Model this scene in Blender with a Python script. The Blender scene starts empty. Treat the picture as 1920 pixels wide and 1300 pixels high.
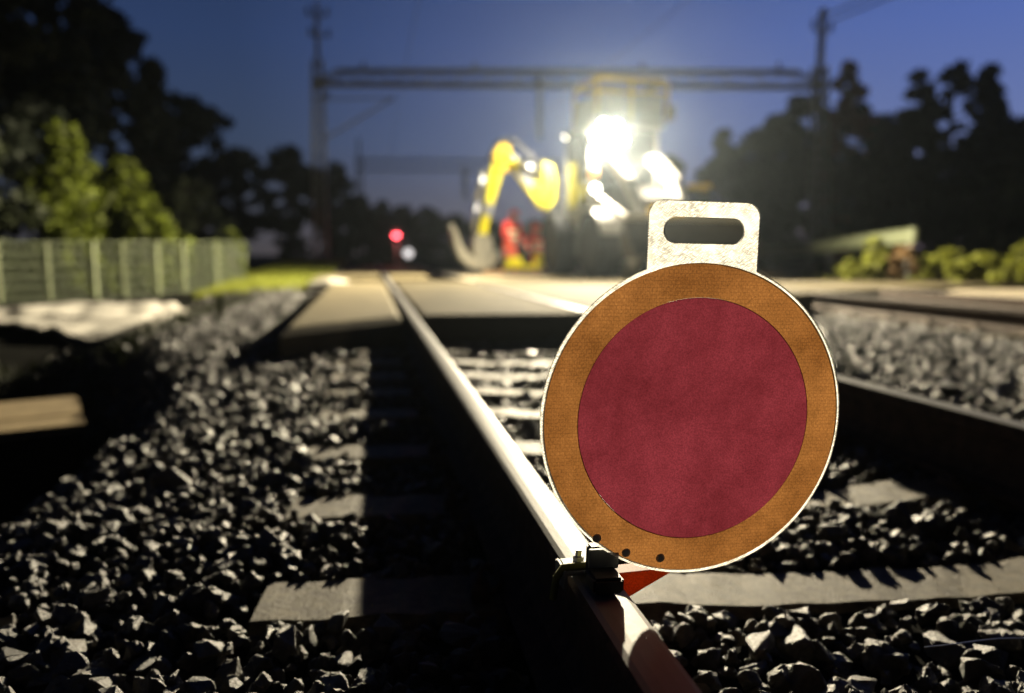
import bpy, bmesh, math, random
import numpy as np
from mathutils import Vector, Matrix, noise
random.seed(7)
RNG = np.random.default_rng(11)
sc = bpy.context.scene
C = sc.collection
R = math.radians
RAIL_Z = 0.18            # top of the rails; z = 0 is the top of the sleepers
L1, R1, L2, R2 = 0.32, 1.82, 5.70, 7.20     # rail centre lines

# ------------------------------------------------------------------ helpers
class MB:
    """collects shapes and links them as ONE mesh object"""
    def __init__(s): s.v = []; s.f = []; s.m = []
    def add(s, vs, fs, mi=0):
        o = len(s.v); s.v += [tuple(v) for v in vs]
        for f in fs: s.f.append([i + o for i in f]); s.m.append(mi)
        return s
    def box(s, c, d, rot=None, mi=0, taper=1.0):
        x, y, z = d[0] / 2, d[1] / 2, d[2] / 2
        vs = [Vector((sx * x * (taper if sz > 0 else 1), sy * y * (taper if sz > 0 else 1), sz * z)) for sz in (-1, 1) for sx, sy in ((-1, -1), (1, -1), (1, 1), (-1, 1))]
        if rot is not None: vs = [rot @ v for v in vs]
        vs = [v + Vector(c) for v in vs]
        return s.add(vs, [(3, 2, 1, 0), (4, 5, 6, 7), (0, 1, 5, 4), (1, 2, 6, 5), (2, 3, 7, 6), (3, 0, 4, 7)], mi)
    def bar(s, a, b, w, h=None, mi=0):
        a, b = Vector(a), Vector(b); h = h or w; d = b - a
        return s.box((a + b) / 2, (w, h, d.length), d.to_track_quat('Z', 'Y').to_matrix(), mi)
    def tube(s, pts, r, n=8, mi=0, closed=False):
        pts = [Vector(p) for p in pts]; rs = r if isinstance(r, (list, tuple)) else [r] * len(pts)
        vs = []; fs = []; up = Vector((0, 0, 1)); pn = None
        for i, p in enumerate(pts):
            t = (pts[min(i + 1, len(pts) - 1)] - pts[max(i - 1, 0)]).normalized()
            if pn is None:
                q = up if abs(t.dot(up)) < .9 else Vector((1, 0, 0)); pn = t.cross(q).normalized()
            pn = (pn - t * pn.dot(t)).normalized(); b = t.cross(pn)
            for k in range(n):
                a = 2 * math.pi * k / n; vs.append(p + (pn * math.cos(a) + b * math.sin(a)) * rs[i])
        for i in range(len(pts) - 1):
            for k in range(n):
                fs.append((i * n + k, i * n + (k + 1) % n, (i + 1) * n + (k + 1) % n, (i + 1) * n + k))
        fs.append(tuple(range(n))[::-1]); fs.append(tuple(range((len(pts) - 1) * n, len(pts) * n)))
        return s.add(vs, fs, mi)
    def prism(s, prof, to3, a, b, mi=0):
        """closed 2-D profile swept from a to b; to3(u, v, w) gives the point"""
        n = len(prof); vs = [to3(u, v, a) for u, v in prof] + [to3(u, v, b) for u, v in prof]
        fs = [(i, (i + 1) % n, n + (i + 1) % n, n + i) for i in range(n)] + [tuple(range(n))[::-1], tuple(range(n, 2 * n))]
        return s.add(vs, fs, mi)
    def lathe(s, c, prof, axis='Z', n=24, mi=0):
        vs = []; c = Vector(c)
        for r, h in prof:
            for k in range(n):
                a = 2 * math.pi * k / n; p = (r * math.cos(a), r * math.sin(a), h)
                if axis == 'X': p = (h, p[0], p[1])
                if axis == 'Y': p = (p[0], h, p[1])
                vs.append(c + Vector(p))
        m = len(prof); fs = [(i * n + k, i * n + (k + 1) % n, (i + 1) * n + (k + 1) % n, (i + 1) * n + k) for i in range(m - 1) for k in range(n)]
        fs += [tuple(range(n))[::-1], tuple(range((m - 1) * n, m * n))]
        return s.add(vs, fs, mi)
    def build(s, name, mats, parent=None, smooth=False, bevel=0, recalc=True):
        me = bpy.data.meshes.new(name); me.from_pydata(s.v, [], s.f)
        for m in (mats if isinstance(mats, (list, tuple)) else [mats]): me.materials.append(m)
        me.polygons.foreach_set('material_index', s.m)
        if recalc:
            bm = bmesh.new(); bm.from_mesh(me); bmesh.ops.recalc_face_normals(bm, faces=bm.faces)
            if bevel: bmesh.ops.bevel(bm, geom=[e for e in bm.edges if e.calc_face_angle(0) > .5], offset=bevel, segments=2, affect='EDGES')
            bm.to_mesh(me); bm.free()
        if smooth: me.shade_smooth()
        o = bpy.data.objects.new(name, me); C.objects.link(o)
        if parent: o.parent = parent
        return o

def tag(o, label=None, cat=None, group=None, kind=None):
    for k, v in (('label', label), ('category', cat), ('group', group), ('kind', kind)):
        if v: o[k] = v
    return o
def thing(name, label, cat, loc=(0, 0, 0), rz=0, group=None):
    o = bpy.data.objects.new(name, None); C.objects.link(o); o.location = loc; o.rotation_euler = (0, 0, rz)
    o.empty_display_size = .1
    return tag(o, label, cat, group)
def copy_tree(o, parent=None):
    c = o.copy(); C.objects.link(c); c.parent = parent
    for ch in list(o.children): copy_tree(ch, c)
    return c
def sstep(a, b, x):
    t = max(0., min(1., (x - a) / (b - a))); return t * t * (3 - 2 * t)

# ------------------------------------------------------------------ materials
def mat(name, col, rough=.8, metal=0., var=0., vscale=8., bump=0., bscale=60., col2=None, spec=.4, island=0., coord='Object', detail=6, bdist=.01):
    m = bpy.data.materials.new(name); m.use_nodes = True; nt = m.node_tree; N = nt.nodes; L = nt.links
    b = N['Principled BSDF']; b.inputs['Roughness'].default_value = rough; b.inputs['Metallic'].default_value = metal
    b.inputs['Specular IOR Level'].default_value = spec
    tc = N.new('ShaderNodeTexCoord')
    if col2 is None: col2 = tuple(c * (1 - var) for c in col)
    n = N.new('ShaderNodeTexNoise'); n.inputs['Scale'].default_value = vscale; n.inputs['Detail'].default_value = detail; n.inputs['Roughness'].default_value = .65
    L.new(tc.outputs[coord], n.inputs['Vector'])
    mx = N.new('ShaderNodeMix'); mx.data_type = 'RGBA'; mx.inputs[6].default_value = (*col2, 1); mx.inputs[7].default_value = (*col, 1)
    mr = N.new('ShaderNodeMapRange'); mr.inputs[1].default_value = .35; mr.inputs[2].default_value = .65
    L.new(n.outputs['Fac'], mr.inputs[0]); L.new(mr.outputs[0], mx.inputs[0])
    out = mx.outputs[2]
    if island:
        g = N.new('ShaderNodeNewGeometry'); hs = N.new('ShaderNodeHueSaturation')
        mr2 = N.new('ShaderNodeMapRange'); mr2.inputs[3].default_value = 1 - island; mr2.inputs[4].default_value = 1 + island * (2.2 if island > .55 else 1)
        pw_ = N.new('ShaderNodeMath'); pw_.operation = 'POWER'; pw_.inputs[1].default_value = 2.2 if island > .55 else 1; L.new(g.outputs['Random Per Island'], pw_.inputs[0]); L.new(pw_.outputs[0], mr2.inputs[0]); L.new(mr2.outputs[0], hs.inputs['Value']); L.new(out, hs.inputs['Color']); out = hs.outputs['Color']
    L.new(out, b.inputs['Base Color'])
    if bump:
        n2 = N.new('ShaderNodeTexNoise'); n2.inputs['Scale'].default_value = bscale; n2.inputs['Detail'].default_value = 8; n2.inputs['Roughness'].default_value = .7
        bp = N.new('ShaderNodeBump'); bp.inputs['Strength'].default_value = bump; bp.inputs['Distance'].default_value = bdist
        L.new(tc.outputs[coord], n2.inputs['Vector']); L.new(n2.outputs['Fac'], bp.inputs['Height']); L.new(bp.outputs[0], b.inputs['Normal'])
    return m
def emis(name, col, s):
    m = bpy.data.materials.new(name); m.use_nodes = True; b = m.node_tree.nodes['Principled BSDF']
    b.inputs['Base Color'].default_value = (*col, 1); b.inputs['Emission Color'].default_value = (*col, 1); b.inputs['Emission Strength'].default_value = s
    return m
def leafmat(name, col, var=.45):
    m = mat(name, col, .7, island=var, vscale=.6, var=.35)
    nt = m.node_tree; N = nt.nodes; L = nt.links; b = N['Principled BSDF']; out = N['Material Output']
    t = N.new('ShaderNodeBsdfTranslucent'); mx = N.new('ShaderNodeMixShader'); mx.inputs[0].default_value = .35
    src = b.inputs['Base Color'].links[0].from_socket; L.new(src, t.inputs['Color'])
    L.new(b.outputs[0], mx.inputs[1]); L.new(t.outputs[0], mx.inputs[2]); L.new(mx.outputs[0], out.inputs['Surface'])
    return m

M = dict(
    stone=mat('granite ballast', (.074, .068, .056), .46, vscale=40, var=.45, bump=1., bscale=170, island=.6, spec=.8, bdist=.006),
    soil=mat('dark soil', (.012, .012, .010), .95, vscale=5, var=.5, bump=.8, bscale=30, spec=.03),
    verge=mat('sandy verge', (.32, .27, .18), .95, vscale=2.5, var=.4, bump=.6, bscale=20),
    concrete=mat('sleeper concrete', (.195, .162, .106), .6, vscale=22, var=.6, bump=1., bscale=150, spec=.3, bdist=.008),
    slab=mat('crossing concrete', (.225, .19, .112), .85, vscale=3, var=.35, bump=.35, bscale=45, spec=.08),
    asphalt=mat('pale road surface', (.115, .098, .060), .9, vscale=1.6, var=.45, bump=.4, bscale=60, spec=.04),
    steel=mat('worn rail head', (.17, .165, .152), .56, 0., spec=.7, vscale=9, var=.15, bump=.08, bscale=90),
    rust=mat('rusty rail side', (.10, .065, .045), .8, .2, vscale=20, var=.5, bump=.5, bscale=90),
    galv=mat('galvanised steel', (.30, .31, .30), .6, .4, vscale=6, var=.25),
    black=mat('black post paint', (.012, .012, .013), .55, vscale=20, var=.3),
    redp=mat('red painted steel', (.42, .045, .02), .5, vscale=40, var=.35, bump=.2, bscale=100),
    zinc=mat('zinc bolt', (.5, .5, .5), .35, 1., vscale=30, var=.2),
    strap=mat('olive strap', (.22, .22, .05), .8, vscale=60, var=.3),
    yellow=mat('machine yellow', (.74, .64, .012), .4, vscale=4, var=.12, spec=.5),
    gold=mat('ochre machine paint', (.66, .44, .02), .45, vscale=4, var=.2),
    white=mat('pale machine paint', (.17, .17, .168), .4, vscale=4, var=.1),
    grey=mat('machine grey', (.28, .28, .28), .5, vscale=5, var=.25),
    dark=mat('dark frame', (.035, .035, .037), .6, vscale=5, var=.3),
    tyre=mat('tyre rubber', (.018, .018, .018), .85, vscale=8, var=.3, bump=.4, bscale=25),
    worn=mat('worn bucket steel', (.30, .285, .235), .5, .3, vscale=6, var=.35),
    mudsteel=mat('muddy bucket inside', (.12, .10, .07), .7, vscale=5, var=.4),
    amber=emis('amber lens', (1., .42, .04), 1.2),
    lens=emis('work lamp lens', (1., .93, .74), 60.),
    lens2=emis('head lamp lens', (1., .95, .82), 22.),
    sigred=emis('red signal lens', (1., .10, .13), 13.),
    sigwhite=emis('white marker lens', (1., .95, .95), 1.1),
    orange=mat('orange work cloth', (.85, .085, .02), .8, vscale=8, var=.2),
    redcloth=mat('red work cloth', (.80, .05, .035), .8, vscale=8, var=.2),
    skin=mat('skin', (.5, .30, .22), .6),
    boot=mat('boots', (.03, .028, .025), .7),
    reflect=mat('reflective band', (.75, .78, .5), .4),
    wood=mat('weathered timber', (.30, .20, .11), .8, vscale=9, var=.4, bump=.5, bscale=40),
    board=mat('tan cover board', (.36, .27, .14), .8, vscale=6, var=.3, bump=.3, bscale=40),
    fencepost=mat('pale fence post', (.25, .28, .17), .6, vscale=6, var=.2),
    mesh=mat('fence wire', (.20, .23, .15), .5, .3),
    bright=mat('headlamp-lit guard', (.75, .75, .72), .45),  # headlamp light on the guard bar, put into its pale colour
    rivet=mat('painted rivet', (.75, .70, .6), .7),
    cloth=mat('grey geotextile', (.60, .57, .50), .9, vscale=5, var=.3, bump=.6, bscale=22),
    bark=mat('bark', (.06, .045, .035), .9, vscale=12, var=.4, bump=.6, bscale=20),
    leaf_dark=leafmat('dark leaves', (.035, .045, .028)),
    leaf_mid=leafmat('mid leaves', (.05, .062, .03)),
    leaf_lit=leafmat('lamp-lit leaves', (.098, .125, .006), .6),  # lit copy of the leaf green, lamplight put into the tone
    leaf_bush=leafmat('yellow green leaves', (.24, .26, .03)),
    leaf_brown=leafmat('brown leaves', (.34, .22, .10)),
    leaf_flare=leafmat('flare-reddened leaves', (.42, .12, .09)),  # red tint of lens flare put into the leaf colour
    grass=leafmat('verge grass', (.26, .29, .03)),
    wire=mat('dark wire', (.05, .05, .05), .5),
    glassd=mat('dark cab glass', (.03, .035, .04), .12, spec=.6),
)
# ------------------------------------------------------------------ terrain
def terrain(x, y):
    cross = sstep(4.6, 8.8, y)
    if x < -.8:
        drop = .95 * (1 - .72 * cross)
        xs_ = min(-.75, x + .95 * sstep(3.6, 7.2, y))
        z = -.07 - drop * sstep(-.75, -2.15, xs_)
        z += .42 * (1 - .5 * cross) * sstep(-3.0, -5.2, xs_)
        z = z * (1 - sstep(11.5, 15, y)) + sstep(11.5, 15, y) * (-.02 + .34 * sstep(14, 27, y) - .12 * sstep(-2.3, -3.6, x) * (1 - sstep(24, 30, y)))
        if y > 14: pass
    else:
        z = -.07
    if x > 7.6: z = -.07 + .19 * sstep(7.6, 8.6, x)
    z += .03 * noise.noise((x * .7, y * .7, 0)) * (1 if x < -1 or x > 8 else 0)
    return z
def lin(vals):  # piecewise grid lines
    out = []
    for a, b, s in vals:
        out += list(np.arange(a, b, s))
    return out
gx = lin([(-400, -60, 40), (-60, -14, 4), (-14, -6, .8), (-6, -.4, .16), (-.4, 8.8, .8), (8.8, 20, 1.5), (20, 60, 6), (60, 421, 40)])
gyv = lin([(-40, 0, 4), (0, 20, .3), (20, 60, 2.5), (60, 200, 14), (200, 701, 60)])
mb = MB(); nx = len(gx)
mb.v = [(x, y, terrain(x, y)) for y in gyv for x in gx]
for j in range(len(gyv) - 1):
    for i in range(nx - 1):
        mb.f.append((j * nx + i, j * nx + i + 1, (j + 1) * nx + i + 1, (j + 1) * nx + i))
        xc, yc = (gx[i] + gx[i + 1]) / 2, gyv[j]
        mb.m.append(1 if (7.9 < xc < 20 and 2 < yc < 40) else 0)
g = mb.build('ground', [M['soil'], M['verge']], smooth=True, recalc=False); tag(g, kind='structure')

# ------------------------------------------------------------------ ballast (a loose bed nobody could count)
def proto(npts, rough, sub=0):
    bm = bmesh.new()
    ax = Vector((random.uniform(.75, 1.25), random.uniform(.6, 1.0), random.uniform(.5, .85)))
    for _ in range(npts):
        v = Vector((random.gauss(0, 1), random.gauss(0, 1), random.gauss(0, 1))).normalized() * random.uniform(.82, 1.1)
        bm.verts.new((v.x * ax.x, v.y * ax.y, v.z * ax.z))
    r = bmesh.ops.convex_hull(bm, input=bm.verts)
    bmesh.ops.delete(bm, geom=list({e for e in r['geom_interior'] + r['geom_unused'] if isinstance(e, bmesh.types.BMVert)}), context='VERTS')
    if sub:
        bmesh.ops.dissolve_limit(bm, angle_limit=.22, verts=bm.verts, edges=bm.edges)
        bmesh.ops.bevel(bm, geom=list(bm.edges), offset=.05, segments=1, affect='EDGES')
        bmesh.ops.triangulate(bm, faces=bm.faces)
        bmesh.ops.subdivide_edges(bm, edges=bm.edges, cuts=sub, use_grid_fill=True)
        o = Vector((random.random() * 99, 0, 0))
        for v in bm.verts:
            n_ = noise.fractal(v.co * 2.6 + o, .9, 2.1, 4)
            v.co += v.co.normalized() * n_ * rough
    bmesh.ops.triangulate(bm, faces=bm.faces)
    bm.verts.index_update()
    V = np.array([v.co[:] for v in bm.verts]); T = np.array([[v.index for v in f.verts] for f in bm.faces]); bm.free()
    return V, T
random.seed(3)
HI = [proto(15, .10, 1) for _ in range(30)]
LO = [proto(11, 0) for _ in range(26)]
SLEEP_Y = [1.475, 2.04, 2.625, 3.26, 3.785, 4.31, 4.86, 5.42]; SKEW = .093
def on_sleeper(x, y, pad):
    if -.23 - pad < x < 2.37 + pad and y < 5.7:
        return any(abs(y + SKEW * (x + .1) - s) < .085 + pad for s in SLEEP_Y)
    if 5.15 - pad < x < 7.75 + pad and y < 8.4:
        return abs(((y + SKEW * (x - 6.45) - 5.36) + .3) % .6 - .3) < .09 + pad
    return False
def in_rail(x, pad):
    return any(abs(x - r) < .065 + pad for r in (L1, R1, L2, R2))
def cross_near(x):      # near edge of the crossing at this x
    if x < -.72: return 99
    if x < .2: return 5.75 + (x + .05) * .9
    if x < 1.9: return 5.98
    return 6.2 + (x - 1.9) * .66 if x < 8 else 99
def stones(name, region, density, size, protos, bed, label=None):
    x0, x1, y0, y1 = region; n = int((x1 - x0) * (y1 - y0) * density)
    xs = RNG.uniform(x0, x1, n); ys = RNG.uniform(y0, y1, n)
    sz = size * RNG.lognormal(0, .36, n)
    VV = []; TT = []; off = 0
    groups = [[] for _ in protos]
    for i in range(n):
        x, y, s = xs[i], ys[i], sz[i]
        if on_sleeper(x, y, s * .75) or in_rail(x, s * .8): continue
        if y > cross_near(x) - .05 - s and y < 14: continue
        z = bed(x, y)
        if z is None: continue
        groups[i % len(protos)].append((x, y, z + RNG.uniform(-.034, .018), s))
    for (V, T), gs in zip(protos, groups):
        if not gs: continue
        G = np.array(gs); k = len(G)
        q = RNG.normal(size=(k, 4)); q /= np.linalg.norm(q, axis=1)[:, None]
        w, a, b, c = q.T
        Rm = np.stack([np.stack([1 - 2 * (b * b + c * c), 2 * (a * b - c * w), 2 * (a * c + b * w)], 1),
                       np.stack([2 * (a * b + c * w), 1 - 2 * (a * a + c * c), 2 * (b * c - a * w)], 1),
                       np.stack([2 * (a * c - b * w), 2 * (b * c + a * w), 1 - 2 * (a * a + b * b)], 1)], 1)
        P = np.einsum('kij,vj->kvi', Rm, V) * G[:, 3][:, None, None] + G[:, None, :3]
        VV.append(P.reshape(-1, 3)); TT.append((T[None] + (off + np.arange(k) * len(V))[:, None, None]).reshape(-1, 3)); off += k * len(V)
    V = np.concatenate(VV); T = np.concatenate(TT)
    me = bpy.data.meshes.new(name); me.vertices.add(len(V)); me.vertices.foreach_set('co', V.astype(np.float32).ravel())
    me.loops.add(T.size); me.loops.foreach_set('vertex_index', T.astype(np.int32).ravel())
    me.polygons.add(len(T)); me.polygons.foreach_set('loop_start', np.arange(0, T.size, 3, dtype=np.int32)); me.update(calc_edges=True)
    me.materials.append(M['stone']); me.shade_flat()
    o = bpy.data.objects.new(name, me); C.objects.link(o)
    return tag(o, label, 'ballast', None, 'stuff')
def bed1(x, y):
    if x < -.5:
        lim = -1.95 + .3 * noise.noise((y * 1.3, 3., 0)) - .75 * sstep(3.6, 7.2, y) + .5 * sstep(9, 13, y)
        if x < lim and random.random() < .85: return None
        t = terrain(x, y) + .05
        return t - .02
    if 2.5 < x < 5.0: return -.06 + .02 * noise.noise((x * 2, y * 2, 9))
    return -.058 + (.022 if x < -.05 else 0) + .016 * noise.noise((x * 2, y * 2, 5))
stones('ballast', (-1.3, 2.6, .45, 2.3), 1900, .0228, HI, bed1, 'sharp dark granite stones close around the sign and near sleepers')
stones('ballast', (-3.2, 5.0, 2.3, 8.6), 1450, .0215, LO, bed1, 'blurred granite ballast of the near track and its shoulder')
stones('ballast', (-3.0, -.72, 8.6, 14.5), 520, .027, LO, bed1, 'scattered granite stones on the verge left of the crossing')
stones('ballast', (-3.2, -1.3, 1.2, 2.3), 1450, .0215, LO, bed1, 'granite stones scattered down the ditch side')
stones('ballast', (2.6, 5.0, 1.2, 2.3), 1450, .0215, LO, bed1, 'granite ballast in the gap between the two tracks')
stones('ballast', (5.0, 9.0, 4.0, 9.5), 1450, .0215, LO, bed1, 'granite ballast between the rails of the second track')
stones('ballast', (-1.6, 2.6, 13.8, 22), 260, .028, LO, bed1, 'granite ballast beyond the level crossing')

# ------------------------------------------------------------------ rails
half = [(0, -.03), (.075, -.03), (.075, -.018), (.030, -.004), (.010, .03), (.009, .118), (.034, .132), (.036, .163), (.032, .1745), (.024, .1775), (.010, .179), (0, .179)]
prof = half + [(-u, v) for u, v in half[::-1][1:-1]]
def rail(x, label, y0, y1, cut=None):
    n = len(prof); mb = MB(); ys = [y0 + (y1 - y0) * (k / 60) ** 1.6 for k in range(61)]
    for y in ys:
        mb.v += [(x + u, y, v + .001) for u, v in prof]
    top = {i for i in range(n) if prof[i][1] > .1744 and prof[(i + 1) % n][1] > .1744}
    for j in range(60):
        for i in range(n):
            mb.f.append((j * n + i, j * n + (i + 1) % n, (j + 1) * n + (i + 1) % n, (j + 1) * n + i)); mb.m.append(0 if i in top else 1)
    mb.f.append(tuple(range(n))[::-1]); mb.m.append(0); mb.f.append(tuple(range(60 * n, 61 * n))); mb.m.append(0)
    o = mb.build('rail', [M['steel'], M['rust']])
    return tag(o, label, 'rail', 'rails of the two tracks')
rail(L1, 'bright worn steel rail that the round sign is clamped to', .2, 130)
rail(R1, 'grey steel rail running out from behind the round sign to the right edge', .2, 130)
rail(L2, 'nearer rail of the second track, beside the gravel strip on the right', 1.5, 130)
rail(R2, 'farther rail of the second track, beside the sandy verge and bushes', 1.5, 130)

# ------------------------------------------------------------------ sleepers (with clips)
def sleeper_mb(seed):
    random.seed(seed); mb = MB(); n = 79
    ys = [-.125, -.082, 0, .082, .125]
    top = lambda u, w: -.002 - .02 * (1 - sstep(.25, .55, abs(u))) - (.05 if abs(w) > .11 else 0)
    for i in range(n):
        u = -1.3 + 2.6 * i / (n - 1); wv = 1 - .12 * (1 - sstep(.2, .6, abs(u)))
        ring = [(u, w * wv + .010 * noise.noise((u * 9, w * 9, seed)), top(u, w) + .006 * noise.noise((u * 11, w * 14, seed + 4))) for w in ys] + [(u, .15 * wv, -.2), (u, -.15 * wv, -.2)]
        mb.v += ring
    k = 7
    for i in range(n - 1):
        for j in range(k): mb.f.append((i * k + j, i * k + (j + 1) % k, (i + 1) * k + (j + 1) % k, (i + 1) * k + j)); mb.m.append(0)
    mb.f += [tuple(range(k))[::-1], tuple(range((n - 1) * k, n * k))]; mb.m += [0, 0]
    return mb
def clip_mb(x, side):
    mb = MB()
    pts = []
    for k in range(15):
        a = k / 14 * math.pi * 1.6 - .3
        pts.append((x + side * (.088 + .022 * math.cos(a)), .045 * math.sin(a), .022 + .012 * math.sin(a * .7 + .4)))
    mb.tube(pts, .0075, 6); mb.box((x + side * .108, 0, .006), (.035, .10, .028))
    return mb
def make_sleeper(seed, label, group):
    t = thing('sleeper', label, 'sleeper', (0, 0, 0), 0, group)
    sleeper_mb(seed).build('beam', M['concrete'], t)
    for xr in (-.75, .75):
        for s in (-1, 1): clip_mb(xr, s).build('rail_clip', M['rust'], t, smooth=True)
    return t
g1 = 'concrete sleepers of the near track'
proto_s = [make_sleeper(k, 'x', g1) for k in range(3)]
labs = [        'lit speckled concrete sleeper under the foot of the round sign',
        'concrete sleeper just behind the round sign, cut off by shadow on the right',
        'concrete sleeper second behind the round sign, seen left of the bright rail',
        'concrete sleeper third behind the round sign',
        'blurred concrete sleeper fourth behind the round sign',
        'blurred concrete sleeper fifth behind the round sign',
        'blurred concrete sleeper sixth behind the round sign',
        'blurred concrete sleeper last before the level crossing']
for k, (y, l) in enumerate(zip(SLEEP_Y, labs)):
    o = proto_s[k] if k < 3 else copy_tree(proto_s[k % 3]); o.location = (1.06, y - SKEW * 1.17, -.03); o.rotation_euler.z = -math.atan(SKEW); o['label'] = l
far_l = ['concrete sleeper of the second track nearest the right edge', 'concrete sleeper of the second track, next from the right edge',
         'tan lit concrete sleeper of the second track with end showing in the gravel', 'tan concrete sleeper of the second track, a step nearer the crossing',
         'concrete sleeper of the second track, second before the crossing', 'concrete sleeper of the second track right before the crossing']
for k, l in enumerate(far_l):
    o = copy_tree(proto_s[k % 3]); o.location = (6.45, 5.36 + .6 * k, -.03); o.rotation_euler.z = -math.atan(SKEW); tag(o, l, 'sleeper', 'concrete sleepers of the second track')

# ------------------------------------------------------------------ level crossing and road
def slab(name, poly, z0, z1, m, label=None, cat='crossing panel', group='panels of the level crossing', bev=None, kind=None, ridge=None):
    bm = bmesh.new(); vs = [bm.verts.new((x, y, z1)) for x, y in poly]; f = bm.faces.new(vs)
    r = bmesh.ops.extrude_face_region(bm, geom=[f]); 
    for v in r['geom']:
        if isinstance(v, bmesh.types.BMVert): v.co.z = z0
    bmesh.ops.recalc_face_normals(bm, faces=bm.faces)
    if bev: bmesh.ops.bevel(bm, geom=[e for e in bm.edges if all(abs(v.co.z - z1) < 1e-4 for v in e.verts)], offset=bev, segments=1, affect='EDGES')
    me = bpy.data.meshes.new(name); bm.to_mesh(me); bm.free(); me.materials.append(m)
    o = bpy.data.objects.new(name, me); C.objects.link(o)
    if kind: return tag(o, kind=kind)
    return tag(o, label, cat, group)
slab('crossing_panel', [(-.60, 5.05), (.24, 5.98), (.24, 13.4), (-.70, 13.4)], -.06, RAIL_Z - .004, M['slab'], 'tan concrete crossing panel left of the bright rail, with a slanted front edge', bev=.05)
slab('crossing_panel', [(.405, 6.0), (1.735, 5.96), (1.735, 14.0), (.405, 13.7)], -.06, RAIL_Z - .004, M['asphalt'], 'broad tan crossing panel between the rails of the near track', bev=.015)
slab('crossing_panel', [(5.785, 8.75), (7.115, 9.4), (7.115, 15.2), (5.785, 14.8)], -.06, RAIL_Z - .004, M['asphalt'], 'pale crossing panel between the rails of the second track', bev=.015)
slab('crossing_panel', [(-1.25, 16.6), (.20, 16.6), (.20, 30), (-.3, 30)], -.06, RAIL_Z - .006, M['slab'], 'yellowish lit panel beyond the crossing, left of the bright rail', bev=.015)
slab('crossing_panel', [(.405, 16.2), (1.25, 16.2), (1.6, 31), (.405, 31)], -.06, RAIL_Z - .006, M['slab'], 'yellowish lit panel beyond the crossing, between the near rails', bev=.015)
slab('road', [(1.92, 6.25), (5.62, 8.7), (5.62, 15.0), (1.92, 14.2)], -.06, RAIL_Z - .008, M['asphalt'], kind='structure')
slab('road', [(7.28, 9.45), (9.5, 10.3), (26, 13.0), (40, 13.5), (40, 20), (7.28, 17.5)], -.06, RAIL_Z - .008, M['asphalt'], kind='structure')
slab('road', [(1.92, 14.2), (5.62, 15.0), (5.62, 24), (1.92, 24)], -.09, RAIL_Z - .04, M['verge'], kind='structure')
slab('road', [(5.79, 14.85), (7.11, 15.25), (7.11, 24), (5.79, 24)], -.09, RAIL_Z - .03, M['verge'], kind='structure')

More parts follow.
